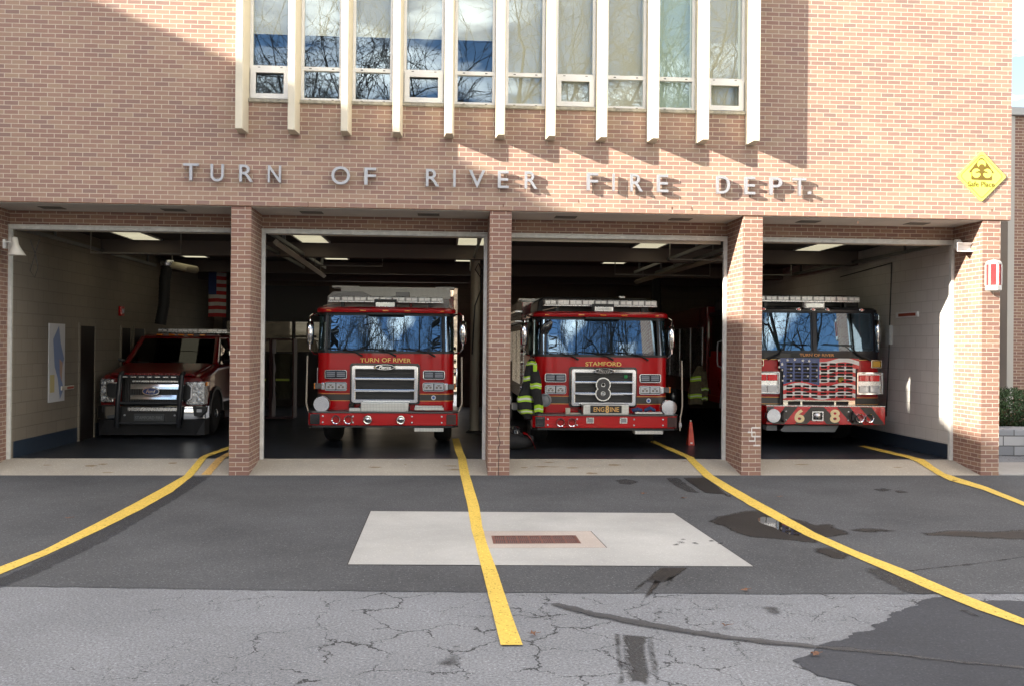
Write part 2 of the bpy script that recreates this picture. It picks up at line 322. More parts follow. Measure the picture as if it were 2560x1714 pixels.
struct(bb.build('ground', OLD))
def g(px, py, z=0): p = at(px, py, z, 2); return (p.x, p.y)
k1 = 1 / 1.8297
ZL = lambda x, y: (x * k1, 1120 + y * k1)           # left half of the ground
ZR = lambda x, y: (1280 + x * k1, 1120 + y * k1)    # right half
random.seed(5)
def rough_line(pts, n, amp, seed=0):
    out = []
    for i in range(len(pts) - 1):
        a, b = Vector((*pts[i], 0)), Vector((*pts[i + 1], 0)); d = (b - a); nn = Vector((-d.y, d.x, 0)).normalized()
        for j in range(n):
            q = a + d * j / n; o = noise.noise((q.x * 6, q.y * 6, seed)) * amp + noise.noise((q.x * 22, q.y * 22, seed)) * amp * .6
            out.append((q.x + nn.x * o, q.y + nn.y * o))
    out.append(pts[-1]); return out
edge = rough_line([(-14, -5.3)] + [g(*ZL(0, 630)), g(*ZL(1190, 648)), g(*ZL(2342, 660)), g(*ZR(1200, 666)), g(*ZR(2342, 664)), (20, -5.1)], 40, .02)
sheet('newer_asphalt_road', edge + [(20, -.003), (-14, -.003)], .004, NEW)
pp = [g(*ZR(x, y)) for x, y in ((2360, 700), (2170, 700), (1990, 678), (1890, 690), (1850, 720), (1750, 750), (1700, 800), (1640, 803), (1680, 830), (1560, 845), (1500, 880), (1410, 905), (1300, 970), (1350, 1020), (1470, 1060), (1600, 1087), (1750, 1200))]
sheet('asphalt_patch_road', rough_line(pp, 10, .05) + [(9, -12), (16, -12)], .005, PATCH)
SL = [at(x, y, .009, 2) for x, y in ((927, 1276), (1684, 1281), (1883, 1414), (870, 1409))]
slab_c = empty('slab', (0, 0, 0)); struct(slab_c)
IN = [at(x * 1.0931, y * 1.0931, .009, 2) for x, y in ((1080, 1213), (1352, 1213), (1389, 1251), (1092, 1252))]
GR = [at(x * 1.0931, y * 1.0931, .009, 2) for x, y in ((1127, 1224), (1322, 1224), (1329, 1241), (1128, 1242))]
bpy.data.objects.remove(slab_c)
gx0, gx1 = GR[3].x, GR[2].x; gy0, gy1 = GR[3].y, GR[0].y
def ring_sheet(name, outer, inner, z, m):
    b = MB(); n = len(outer); b.v = [(p[0], p[1], z) for p in outer] + [(p[0], p[1], z) for p in inner]
    b.f = [(i, (i + 1) % n, n + (i + 1) % n, n + i) for i in range(n)]; return struct(b.build(name, m))
gi = [(gx0, gy1), (gx1, gy1), (gx1, gy0), (gx0, gy0)]
def sh(pts, d):
    c = sum((Vector((p[0], p[1])) for p in pts), Vector((0, 0))) / len(pts); return [(p[0] + (c.x - p[0]) * d, p[1] + (c.y - p[1]) * d) for p in pts]
ring_sheet('concrete_slab_ground', SL, [(p.x, p.y) for p in IN], .009, SLAB)
ring_sheet('slab_joint_ground', [(p.x, p.y) for p in IN], sh(IN, .012), .0088, DARK)
PAD = ground_mat('pad_concrete', (.40, .35, .31), .08, rough=.85)
ring_sheet('drain_pad_ground', sh(IN, .012), gi, .009, PAD)
# slab outline joint
ring_sheet('slab_edge_ground', sh(SL, -.006), sh(SL, .0), .0085, DARK)
dr = empty('drain_grate', ((gx0 + gx1) / 2, (gy0 + gy1) / 2, 0)); tag(dr, 'rusty red trench drain grate set in the pale concrete slab', 'drain')
RUST = mat('rusty_iron', (.17, .075, .06), .75, .2, var=.25, vscale=18)
hw, hd = (gx1 - gx0) / 2, (gy1 - gy0) / 2
b = MB(); b.rframe(-hw, hw, -hd, hd, .02, -.012, .02, r=.006)
b.v = [(x, z, -y) for x, y, z in b.v]; b.build('frame', RUST, dr)
b = MB()
for i in range(8): x = -hw + .02 + (2 * hw - .04) * i / 7; b.box(x - .009, x + .009, -hd + .02, hd - .02, -.01, .010)
for i in range(42): x = -hw + .03 + (2 * hw - .06) * i / 41; b.box(x - .006, x + .006, -hd + .02, hd - .02, -.02, .006)
b.box(-hw + .02, hw - .02, -.012, .012, -.018, .008); b.build('bars', RUST, dr)
b = MB(); b.box(-hw + .01, hw - .01, -hd + .01, hd - .01, -.03, -.024); b.build('pit', DARK, dr)
# the ground box has a closed top: cut nothing, the grate sits 1 cm proud in its frame
# ---- painted yellow lines, laid over road, sloping apron and garage floor
FZ, AY = .15, .90
def surf(px, py, lift):
    p = at(px, py, 0, 2)
    if p.y < 0: p.z = lift; return p
    d = ray(px, py); o = Vector((CX, -CD, CZ)); s = FZ / AY; t = (s * o.y - o.z) / (d.z - s * d.y); p = o + d * t
    if p.y < AY: p.z += lift; return p
    p = at(px, py, FZ, 2); p.z += lift; return p
def stripe(name, L, Rr, mp_, m=YEL, lift=.0115, n=5):
    b = MB(); a = []; c = []
    for i in range(len(L) - 1):
        for j in range(n):
            u = j / n; f = lambda P: (P[i][0] + (P[i + 1][0] - P[i][0]) * u, P[i][1] + (P[i + 1][1] - P[i][1]) * u)
            a.append(f(L)); c.append(f(Rr))
    a.append(L[-1]); c.append(Rr[-1])
    def jit(p, s): x, y = mp_(*p); return (x + noise.noise((p[0] * .03, p[1] * .03, s)) * 1.1, y + noise.noise((p[0] * .05, p[1] * .05, s + 3)) * .5)
    A = [surf(*jit(p, 1), lift) for p in a]; B = [surf(*jit(p, 9), lift) for p in c]
    # do not let a quad cut through the break between two surfaces
    b.v = [tuple(p) for p in A] + [tuple(p) for p in B]; n_ = len(A)
    b.f = [(i, n_ + i, n_ + i + 1, i + 1) for i in range(n_ - 1)]
    return struct(b.build(name, m))
stripe('painted_line_road', [(-120, 590), (0, 545), (200, 468), (440, 345), (600, 262), (740, 185), (845, 125), (858, 108), (915, 42), (930, 34), (1035, -3), (1060, -12)],
       [(-120, 628), (0, 580), (200, 497), (460, 375), (640, 285), (790, 200), (885, 125), (898, 108), (945, 45), (960, 36), (1050, 5), (1075, -3)], ZL, n=6)
stripe('faded_line_road', [(920, 122), (940, 103), (992, 45), (1002, 40), (1050, 15)], [(965, 122), (978, 103), (1030, 45), (1038, 40), (1085, 20)], ZL, YELO, .0105)
stripe('painted_line_road', [(2067, -44), (2083, 20), (2094, 44), (2104, 118), (2107, 130), (2140, 270), (2155, 370), (2175, 440), (2205, 560), (2235, 680), (2262, 790), (2290, 905)],
       [(2099, -44), (2120, 20), (2131, 44), (2147, 118), (2150, 130), (2193, 270), (2208, 370), (2228, 440), (2272, 560), (2312, 680), (2348, 790), (2391, 905)], ZL)
stripe('painted_line_road', [(632, -30), (700, 2), (795, 45), (800, 52), (865, 118), (876, 130), (975, 195), (1085, 262), (1200, 325), (1340, 400), (1540, 488), (1740, 575), (1950, 668), (2130, 742), (2342, 815), (2480, 868)],
       [(655, -32), (735, 2), (830, 42), (838, 52), (905, 113), (920, 126), (1020, 185), (1135, 250), (1250, 312), (1385, 388), (1580, 475), (1800, 560), (2020, 655), (2190, 722), (2342, 785), (2480, 838)], ZR)
stripe('painted_line_road', [(1590, -8), (1680, 15), (1800, 43), (1815, 48), (1850, 62), (1920, 105), (1945, 122), (1960, 128), (2000, 148), (2150, 190), (2342, 265), (2480, 322)],
       [(1612, -11), (1700, 8), (1830, 38), (1845, 43), (1885, 52), (1945, 95), (1980, 116), (1998, 122), (2035, 135), (2172, 178), (2342, 247), (2480, 300)], ZR)
# ---- stains, sealer, puddle
def blob(name, pts, z, m, mp_=ZR, amp=.04, n=8, seed=0):
    q = [g(*mp_(*p), z) for p in pts]; q.append(q[0]); L = rough_line(q, n, amp, seed)[:-1]
    if m.name in ('puddle_water',): return sheet(name, L, z, m)
    xs = [p[0] for p in L]; ys = [p[1] for p in L]; area = (max(xs) - min(xs)) * (max(ys) - min(ys)); ew = min(.10, .045 + amp) if amp > .03 else .035
    cs = .022 if amp < .03 else .035; ew = max(ew, cs * 1.2); N = len(L); x0, y0 = min(xs) - ew, min(ys) - ew; nx, ny = int((max(xs) - min(xs) + 2 * ew) / cs) + 2, int((max(ys) - min(ys) + 2 * ew) / cs) + 2
    seg = [(L[i][0], L[i][1], L[(i + 1) % N][0], L[(i + 1) % N][1]) for i in range(N)]; cols = {}
    W = {}
    for i in range(nx):
        X = x0 + i * cs; cand = [e for e in seg if min(e[0], e[2]) - ew * 1.5 <= X <= max(e[0], e[2]) + ew * 1.5]; cr_ = sorted(e[1] + (X - e[0]) * (e[3] - e[1]) / (e[2] - e[0]) for e in seg if (e[0] > X) != (e[2] > X))
        if not cand: continue
        ylo, yhi = min(min(e[1], e[3]) for e in cand) - ew, max(max(e[1], e[3]) for e in cand) + ew
        for j in range(ny):
            Y = y0 + j * cs
            if Y < ylo or Y > yhi: continue
            ins = sum(1 for c in cr_ if c > Y) % 2; d = 1e9
            for e in cand:
                ax, ay = e[2] - e[0], e[3] - e[1]; l2 = ax * ax + ay * ay + 1e-12; t = max(0, min(1, ((X - e[0]) * ax + (Y - e[1]) * ay) / l2)); d = min(d, (X - e[0] - ax * t) ** 2 + (Y - e[1] - ay * t) ** 2)
            d = math.sqrt(d); W[(i, j)] = max(-1, min(1, (d if ins else -d) / ew))
    b = MB(); idx = {}; ws = []
    for (i, j), v in W.items(): idx[(i, j)] = len(b.v); b.v.append((x0 + i * cs, y0 + j * cs, z)); ws.append(v)
    for (i, j) in W:
        k = [(i, j), (i + 1, j), (i + 1, j + 1), (i, j + 1)]
        if all(q_ in W for q_ in k) and any(W[q_] > -1 for q_ in k): b.f.append(tuple(idx[q_] for q_ in k))
    o = b.build(name, m); a_ = o.data.attributes.new('w', 'FLOAT', 'POINT'); a_.data.foreach_set('value', ws); return struct(o)
DRY = ground_mat('damp_asphalt', (.026, .024, .023), .35, rough=.6, soft=.85)
blob('wet_stain_ground', [(895, 333), (940, 310), (1040, 288), (1140, 282), (1210, 300), (1310, 322), (1390, 350), (1440, 342), (1480, 348), (1470, 362), (1530, 372), (1540, 392), (1470, 402), (1420, 408), (1390, 430), (1290, 420), (1200, 412), (1090, 405), (1010, 380), (960, 352)], .008, DRY)
blob('wet_stain_ground', [(1375, 455), (1450, 450), (1500, 465), (1548, 492), (1530, 507), (1460, 500), (1400, 475)], .008, DRY, seed=3)
blob('wet_stain_ground', [(1540, 372), (1620, 364), (1770, 374), (1640, 384)], .0075, DRY, amp=.06, seed=4)
blob('wet_stain_ground', [(1850, 384), (2050, 374), (2200, 380), (2342, 370), (2480, 366), (2480, 425), (2342, 418), (2180, 410), (2020, 402), (1900, 394)], .0075, DRY, amp=.07, seed=5)
blob('wet_stain_ground', [(1590, 540), (1680, 545), (1760, 565), (1960, 662), (1880, 664), (1800, 655), (1740, 630), (1670, 590)], .0075, OILY, amp=.05, seed=6)
blob('wet_stain_ground', [(1990, 684), (2060, 686), (2160, 700), (2120, 708), (2050, 700)], .0085, OILY, amp=.03, seed=7)
blob('wet_stain_ground', [(2030, 732), (2080, 738), (2145, 768), (2100, 762)], .0085, OILY, amp=.03, seed=8)
blob('wet_stain_ground', [(705, 134), (762, 134), (862, 204), (800, 196), (745, 170)], .0075, OILY, amp=.03, seed=9)
blob('wet_stain_ground', [(782, 134), (880, 132), (985, 205), (1010, 225), (960, 208), (880, 202)], .0075, DRY, amp=.03, seed=10)
blob('wet_stain_ground', [(470, 145), (520, 138), (585, 152), (540, 165), (490, 160)], .0075, OILY, amp=.03, seed=11)
blob('wet_stain_ground', [(1650, 185), (1700, 180), (1740, 188), (1690, 196)], .0075, OILY, amp=.03, seed=12)
blob('wet_stain_ground', [(1740, 190), (1780, 190), (1815, 200), (1770, 204)], .0075, OILY, amp=.03, seed=13)
blob('wet_stain_ground', [(1150, 725), (1200, 728), (1225, 745), (1200, 758), (1150, 745)], .0045, OILY, amp=.05, seed=14)
blob('wet_stain_ground', [(2035, 980), (2060, 945), (2110, 935), (2100, 960), (2070, 990)], .0045, OILY, ZL, amp=.06, seed=15)
blob('wet_stain_ground', [(2060, 903), (2100, 900), (2105, 910), (2070, 912)], .0045, OILY, ZL, amp=.03, seed=16)
blob('wet_stain_ground', [(-70, 617), (0, 592), (210, 494), (492, 353), (660, 262), (850, 153), (871, 128), (963, 128), (829, 216), (667, 315), (492, 420), (316, 504), (140, 589), (0, 638), (-70, 652)], .0075, ground_mat('old_line_tar', (.036, .037, .042), .25, soft=.42), ZL, amp=.03, n=14, seed=17)
# streaky tyre mark fans
blob('tyre_mark_ground', [(674, 544), (804, 544), (745, 591), (695, 612), (660, 619), (611, 606), (636, 579)], .0078, DRY, amp=.014, seed=20)
blob('tyre_mark_ground', [(604, 600), (636, 596), (597, 624), (546, 661), (562, 638)], .0078, DRY, amp=.014, seed=21)
blob('tyre_mark_ground', [(653, 600), (688, 607), (646, 652), (611, 688), (579, 726), (604, 677)], .0078, DRY, amp=.014, seed=22)
blob('tyre_mark_ground', [(710, 589), (745, 582), (727, 614), (695, 640), (706, 617)], .0078, DRY, amp=.014, seed=23)
blob('tyre_mark_ground', [(466, 841), (496, 846), (500, 934), (514, 1004), (509, 1074), (494, 1074), (485, 997), (469, 905)], .0045, OILY, amp=.014, seed=30)
blob('tyre_mark_ground', [(503, 848), (608, 858), (614, 934), (624, 1018), (630, 1071), (611, 1092), (594, 1067), (562, 1060), (537, 1074), (516, 1004), (506, 934)], .0045, OILY, amp=.014, seed=31)
blob('tyre_mark_ground', [(617, 862), (642, 867), (652, 934), (666, 1004), (673, 1071), (657, 1074), (643, 1018), (624, 948)], .0045, OILY, amp=.014, seed=32)
blob('crack_sealer_ground', [(150, 702), (215, 704), (340, 735), (520, 770), (760, 815), (1000, 855), (1250, 880), (1420, 897), (1700, 925), (2000, 965), (2342, 995), (2480, 1008), (2480, 1020), (2342, 1005), (2000, 977), (1700, 941), (1400, 914), (1200, 897), (1000, 874), (740, 837), (500, 792), (320, 755), (180, 716)], .0095, TAR, amp=.025, n=14, seed=40)
blob('crack_sealer_ground', [(1780, 560), (1900, 545), (2100, 525), (2342, 492), (2480, 478), (2480, 482), (2342, 498), (2100, 531), (1900, 551), (1790, 566)], .0085, OILY, amp=.02, n=12, seed=41)
PUD = mat('puddle_water', (.030, .024, .018), .02, spec=.8)
struct(blob('puddle_water', [(1120, 318), (1150, 310), (1200, 318), (1245, 330), (1285, 345), (1330, 378), (1310, 398), (1270, 392), (1235, 382), (1205, 362), (1165, 350), (1130, 335)], .0095, PUD, amp=.02, seed=50))
# ---- apron and garage floor
b = MB(); b.prism([(0, 0.001), (AY, FZ), (AY, -.3), (0, -.3)], 0, -3.95, 12.06); struct(b.build('concrete_apron_ground', APRON))
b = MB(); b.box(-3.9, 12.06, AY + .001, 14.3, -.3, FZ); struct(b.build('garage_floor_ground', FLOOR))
b = MB(); b.box(12.06, 40, .0, 1.6, -.2, .02); struct(b.build('pavement', ground_mat('pavement_concrete', (.33, .32, .30), .08)))
EC = ground_mat('stained_concrete', (.25, .19, .12), .2)
random.seed(11)
for i in range(26):   # rust and dirt marks on the apron
    x = random.uniform(-3.3, 11.4); y = random.uniform(.1, .8)
    if any(a - .15 < x < b_ + .15 for a, b_ in ((0, .3), (3.9, 4.24), (7.86, 8.18))): continue
    rx, ry = random.uniform(.02, .14), random.uniform(.015, .05); q = []
    for k in range(14):
        t_ = 2 * PI * k / 14; q.append((x + rx * math.cos(t_) * random.uniform(.5, 1.1), y + ry * math.sin(t_) * random.uniform(.5, 1.1)))
    b = MB(); b.v = [(a, c, c * FZ / AY + .005) for a, c in q]; b.f = [tuple(range(14))]; struct(b.build('rust_stain_ground', EC))

# ================================================================== FIRE STATION
st = empty('fire_station', (0, 0, 0)); tag(st, 'brick fire station with four open bays and tall white window fins above', 'building')
P = [(-3.95, -3.62), (0, .294), (3.901, 4.235), (7.864, 8.175), (11.744, 12.039)]
WB = 4.06                                   # bottom of the upper wall
wx0, wx1, wz0 = .13, 7.99, 5.62             # window band
b = MB(); b.box(-6, wx0, 0, .3, WB, 10.6); b.box(wx1, 12.2, 0, .3, WB, 10.6); b.box(wx0, wx1, 0, .3, WB, wz0); b.box(wx0, wx1, 0, .3, 9.6, 10.6)
b.build('front_wall', BRICK, st)
b = MB(); b.box(-6, 12.19, -.004, .31, WB - .012, WB); b.build('steel_lintel', mat('rusty_lintel', (.14, .06, .03), .8, var=.4, vscale=12), st)
for i, (a, c) in enumerate(P):
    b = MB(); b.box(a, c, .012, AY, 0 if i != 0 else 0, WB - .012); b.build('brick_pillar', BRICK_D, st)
b = MB(); b.box(-6, 12.17, .03, AY, WB - .022, WB - .0125); b.build('soffit', SOFF, st)
for x, yy in ((125, 500), (403, 503), (718, 521), (985, 530), (1298, 537), (1560, 543), (1852, 549), (2100, 556)):
    pt = at(x * 1.0931, 0, .5); 
    p = at(x * 1.0931, yy * 1.0931 - 28, WB - .02, 2); 
    b = MB(); b.box(pt.x - .17, pt.x + .17, .36, .62, WB - .030, WB - .0222); v = b.build('soffit_vent', mat('vent_grey', (.16, .15, .13), .8), st)
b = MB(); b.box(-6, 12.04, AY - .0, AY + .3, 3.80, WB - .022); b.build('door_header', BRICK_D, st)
ins = [(-3.62, 0), (.294, 3.901), (4.235, 7.864), (8.175, 11.744)]
for i, (a, c) in enumerate(ins):
    b = MB(); b.box(a - .0, a + .055, AY - .05, AY + .03, FZ * .93, 3.74); b.box(c - .055, c, AY - .05, AY + .03, FZ * .93, 3.74)
    b.box(a, c, AY - .05, AY + .03, 3.74, 3.815); b.box(a, c, AY - .075, AY - .05, 3.795, 3.815)
    b.build('door_frame', FRAMEP, st, bevel=.006)
    b = MB()                                     # overhead door rolled up under the ceiling: bottom section edge shows
    b.box(a + .07, c - .07, AY + .10, AY + .15, 3.70 if i in (2,) else 3.735, 3.83); b.build('overhead_door', CREAM, st)
    b = MB()
    for xx in (a + .1, c - .1):
        b.box(xx - .02, xx + .02, AY + .12, 8.2, 3.74, 3.80)
        for yy in (2.4, 5.0, 7.6): b.box(xx - .02, xx + .02, yy, yy + .03, 3.80, 4.05)
    b.build('door_track', mat('galvanised', (.20, .20, .19), .5, .6), st)
b = MB(); b.box(-3.95, -3.55, AY + .003, 14.3, 0, 4.0); b.build('side_wall', BLOCK_DIM, st); b = MB(); b.box(11.77, 12.16, AY + .003, 14.3, 0, 4.0); b.build('side_wall', BLOCK, st); b = MB(); b.box(-6, -5.96, .3, 14.3, 4.0, 10.6); b.build('outer_side_wall', BRICK, st)
b = MB(); b.box(12.161, 12.198, AY + .001, 14.3, 0, 4.04); b.box(12.161, 12.198, .301, 14.3, 4.04, 10.6); b.build('outer_side_wall', BRICK, st)
NAVY = mat('navy_wall_paint', (.022, .035, .055), .5)
for q in ((-3.55, -3.545, .41), (11.765, 11.77, .39)): b = MB(); b.box(q[0], q[1], AY + .04, 14, FZ, q[2]); b.build('wall_base_band', mat('navy_wall_paint', (.022, .035, .055), .5), st)
# rear wall with an open bay behind the second truck and a glazed door in the first bay
b = MB(); RX = (.30, 3.58)
b.box(-3.55, -3.3, 14, 14.3, 0, 4.1); b.box(-.2, RX[0], 14, 14.3, 0, 4.1); b.box(RX[1], 11.77, 14, 14.3, 0, 4.1); b.box(RX[0], RX[1], 14, 14.3, 3.68, 4.1); b.box(-3.3, -.2, 14, 14.3, 3.68, 4.1)
b.build('rear_wall', BLOCK_DIM, st)
b = MB(); b.box(-3.3, -.2, 14.1, 14.15, FZ, 1.75); b.box(-3.3, -.2, 14.1, 14.15, 2.62, 3.68)
for x in (-3.3, -2.3, -1.3, -.3): b.box(x, x + .1, 14.1, 14.15, 1.75, 2.62)
rdr = b.build('rear_door', mat('rear_door_paint', (.10, .10, .10), .6), st)
b = MB(); b.add([(-3.3, 14.12, 1.75), (-.2, 14.12, 1.75), (-.2, 14.12, 2.62), (-3.3, 14.12, 2.62)], [(0, 1, 2, 3)]); b.build('pane', glass('dimming_glass', (.022, .022, .02), 1.5), rdr)  # pane tint darkened to dim the daylight behind it
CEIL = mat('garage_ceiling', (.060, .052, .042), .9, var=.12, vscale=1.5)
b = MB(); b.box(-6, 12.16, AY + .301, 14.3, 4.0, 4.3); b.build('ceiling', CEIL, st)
b = MB()
for y in (4.7, 9.2, 12.2): b.box(-3.55, 11.77, y, y + .28, 3.72, 4.0)
b.build('ceiling_beam', mat('beam_paint', (.15, .12, .10), .8), st)
b = MB(); b.box(-6, 12.2, .0, 14.3, 10.6, 10.8); b.build('roof', CONC, st)
b = MB(); b.box(-6, 12.16, 6.0, 6.1, 4.3, 10.6); b.build('upstairs_wall', mat('room_wall', (.28, .26, .23), .9), st)
DOORM = mat('dark_door', (.014, .011, .010), .55, spec=.2)
for x0, x1, in ((183, 215), (300, 322), (331, 357)):     # dark doors on the left wall (x = -3.55)
    y0 = at(x0 * 1, 0, -3.55, 0); a = at(x0 if x0 > 200 else 196, 1000, -3.55, 0).y; c = at(x1 if x1 > 230 else 232, 1000, -3.55, 0).y
    b = MB(); b.box(-3.547, -3.53, a, c, FZ, 2.28); d = b.build('door', DOORM, st, bevel=.004)
    b = MB(); b.box(-3.549, -3.515, a - .05, a, FZ, 2.33); b.box(-3.549, -3.515, c, c + .05, FZ, 2.33); b.box(-3.549, -3.515, a, c, 2.28, 2.33); b.build('door_casing', BLOCK_DIM, d)
# ---- fins, windows, sills
FXC = [.166, .931, 1.708, 2.479, 3.261, 4.043, 4.811, 5.597, 6.39, 7.162, 7.953]
for x in FXC:
    b = MB(); b.prism([(x - .052, -.33), (x + .052, -.33), (x + .078, .0), (x + .078, .12), (x - .078, .12), (x - .078, .0)], 2, 5.145, 10.2)
    b.build('fin', FIN, st, bevel=.007)
b = MB(); b.box(wx0, wx1, -.035, .14, wz0, wz0 + .045); b.build('sill', CONC, st)
zs = wz0 + .045
for i in range(10):
    a, c = FXC[i] + .079, FXC[i + 1] - .079; hop = i in (0, 3, 6, 9)
    wr = None
    b = MB(); y0, y1 = .045, .13
    zr = 6.13 - i * .0
    b.box(a, c, y0, y1, zs, zs + .05); b.box(a, c, y0, y1, zr, zr + .06); b.box(a, c, y0, y1, 9.5, 9.6)
    b.box(a, a + .045, y0, y1, zs + .05, zr); b.box(c - .045, c, y0, y1, zs + .05, zr); b.box(a, a + .045, y0, y1, zr + .06, 9.5); b.box(c - .045, c, y0, y1, zr + .06, 9.5)
    wf = b.build('window', WHITE, st, bevel=.004)
    if hop:
        b = MB(); b.rframe(a + .02, c - .02, zs + .02, zr + .02, .075, y0 - .03, y0 + .01, r=.006); b.build('sash', WHITE, wf, bevel=.003)
    for z0_, z1_ in ((zs + .05, zr), (zr + .06, 9.5)):
        b = MB(); b.add([(a + .045, .088, z0_), (c - .045, .088, z0_), (c - .045, .088, z1_), (a + .045, .088, z1_)], [(0, 1, 2, 3)]); b.build('pane', WGLASS, wf)
    for q in (.2, .75): 
        for zz in ((zr + .03,) if hop else (zr + .03, zs + .02)): b = MB(); b.box(a + (c - a) * q, a + (c - a) * q + .035, y0 - .003, y0 + .01, zz - .006, zz + .006); b.build('weep_slot', BLACKM, wf)
    zb = 6.70 if i < 5 else zs
    b = MB(); b.box(a - .03, c + .03, .16, .165, zb, 9.6); b.build('blind', BLINDG if i == 8 else BLIND, wf)
# ---- lettering on the facade
sg = empty('station_lettering', (4.2, 0, 4.39)); tag(sg, 'stainless raised letters reading TURN OF RIVER FIRE DEPT. on the brick wall', 'sign')
zz0, zz1 = [], []
LT = [('T',100,203,0),('U',283,370,0),('R',474,565,0),('N',664,751,0),('O',1087,1210,0),('F',1306,1383,0),('R',1716,1804,0),('I',1898,1914,0),('V',2003,2110,0),('E',2195,2267,0),
      ('R',192,275,1),('F',605,680,1),('I',777,790,1),('R',895,978,1),('E',1073,1147,1),('D',1468,1558,1),('E',1655,1726,1),('P',1822,1905,1),('T',1978,2065,1)]
for ch, xa, xb, h in LT:
    o0 = 420 if h == 0 else 1240
    pa, pb = at(o0 + xa / 2.661, 440, -.08), at(o0 + xb / 2.661, 440, -.08)
    f_ = (pa.x + .7) / 9.7; zb_ = 4.408 - .045 * f_; zt_ = 4.66 - .022 * f_ 
    if ch in 'OU': zb_ -= .008
    if ch == 'O': zt_ += .008
    text('letter', ch, pa.x - 4.2, pb.x - 4.2, zb_ - 4.39, zt_ - 4.39, -.035, .05, STEEL, sg, bold=.004)
p = at(1240 + 2088 / 2.661, 483, -.08)
b = MB(); b.box(p.x - 4.2 - .022, p.x - 4.2 + .022, -.085, -.03, p.z - 4.39 - .02, p.z - 4.39 + .022); b.build('full_stop', STEEL, sg)
b = MB()
for ch, xa, xb, h in LT:
    o0 = 420 if h == 0 else 1240; pa = at(o0 + (xa + 8) / 2.661, 440, -.08).x
    for zq in (.07, .2): b.tube([(pa - 4.2, -.04, zq), (pa - 4.2, .0, zq)], .006, 6)
b.build('mounting_pin', STEEL, sg)
# ---- yellow diamond sign
sp = empty('diamond_sign', (11.70, -.0, 4.737)); tag(sp, 'yellow diamond shaped safe place sign on the brick wall near its right corner', 'sign')
SY = mat('sign_yellow', (.74, .86, .13), .4); SK = mat('sign_olive', (.16, .10, .005), .5)
h = .405
def dia(h, r):
    pts = []
    for q in range(4):
        t0 = PI / 2 * q; cx, cz = (h - r * 1.414) * math.cos(t0), (h - r * 1.414) * math.sin(t0)
        for k in range(-3, 4): t_ = t0 + PI / 4 * k / 3; pts.append((cx + r * math.cos(t_), cz + r * math.sin(t_)))
    return pts
b = MB(); b.prism(dia(h, .03), 1, -.025, -.005); b.build('plate', SY, sp)
o_, i_ = dia(h - .045, .05), dia(h - .057, .045)
b = MB(); n = len(o_); b.v = [(x, -.027, z) for x, z in o_ + i_]; b.f = [(k, (k + 1) % n, n + (k + 1) % n, n + k) for k in range(n)]; b.build('border', SK, sp)
S_ = lambda x, z: ((x - 575) / 545, (378 - z) / 545)
house = [S_(*q) for q in ((572, 218), (590, 222), (684, 345), (676, 352), (664, 345), (668, 405), (660, 412), (488, 410), (480, 402), (482, 345), (468, 350), (460, 342), (555, 222))]
b = MB(); b.prism(house, 1, -.0275, -.026); b.build('house_shape', SK, sp)
b = MB()
for cx, cz, r in ((572, 272, 38), (525, 352, 40), (625, 352, 40)):
    X, Z = S_(cx, cz); r /= 545; b.prism([(X + r * math.cos(2 * PI * k / 20), Z + r * math.sin(2 * PI * k / 20)) for k in range(20)], 1, -.0290, -.0278)
b.v = [(x, y - .0003 * (i // 40), z) for i, (x, y, z) in enumerate(b.v)]
b.build('house_cutout', SY, sp)
b = MB(); X, Z = S_(574, 300); r = 27 / 545; b.prism([(X + r * math.cos(2 * PI * k / 20), Z + r * math.sin(2 * PI * k / 20)) for k in range(20)], 1, -.0312, -.0300)
b.prism([S_(*q) for q in ((560, 318), (588, 318), (592, 330), (625, 340), (628, 352), (596, 348), (582, 362), (586, 395), (560, 395), (566, 362), (552, 348), (518, 352), (522, 340), (556, 330))], 1, -.0316, -.0304)
b.build('figure', SK, sp)
text('words', 'Safe Place', *[S_(452, 0)[0], S_(692, 0)[0], S_(0, 470)[1], S_(0, 424)[1]], -.026, .0015, SK, sp, bold=.022)
# ================================================================== SURROUNDINGS
# added unseen block at left: roofline shaped to throw the long diagonal shadow
nb = empty('shadow_block', (-16, -20, 0)); tag(nb, 'tall unseen brick block added left of the forecourt, shaped to shade it', 'building')
X0 = -16.0
def back(Xw, Zw): t = (Xw - X0) / SUN_DIR.x; return (-SUN_DIR.y * t, Zw - SUN_DIR.z * t)   # wall point -> point of the plane x = X0
Lm = [back(*q) for q in ((-5.5, 8.35), (-2.01, 7.07), (0.018, 6.25), (4.0, 4.58), (4.7, 4.2))] + [(-8.01, 12.50), (-8.05, 12.05), (-9.06, 12.0), (-9.5, 11.82), (-10.6, 11.70)]
roofl = [(6, Lm[0][1] + .6), (Lm[0][0] + .2, Lm[0][1] + .3)] + Lm + [(-15.5, 10.3), (-48, 10.3)]
poly = [(y + 20, z) for y, z in roofl] + [(-28, 0), (26, 0)]
b = MB(); b.prism(poly, 0, -9, 0); b.build('wall', BRICK, nb)
for y in range(-24, 24, 4):
    for z in (1.2, 4.2, 7.2): b = MB(); b.box(0, .02, y, y + 1.4, z, z + 1.5); b.build('window', mat('dark_window', (.03, .04, .05), .1, coat=1), nb)
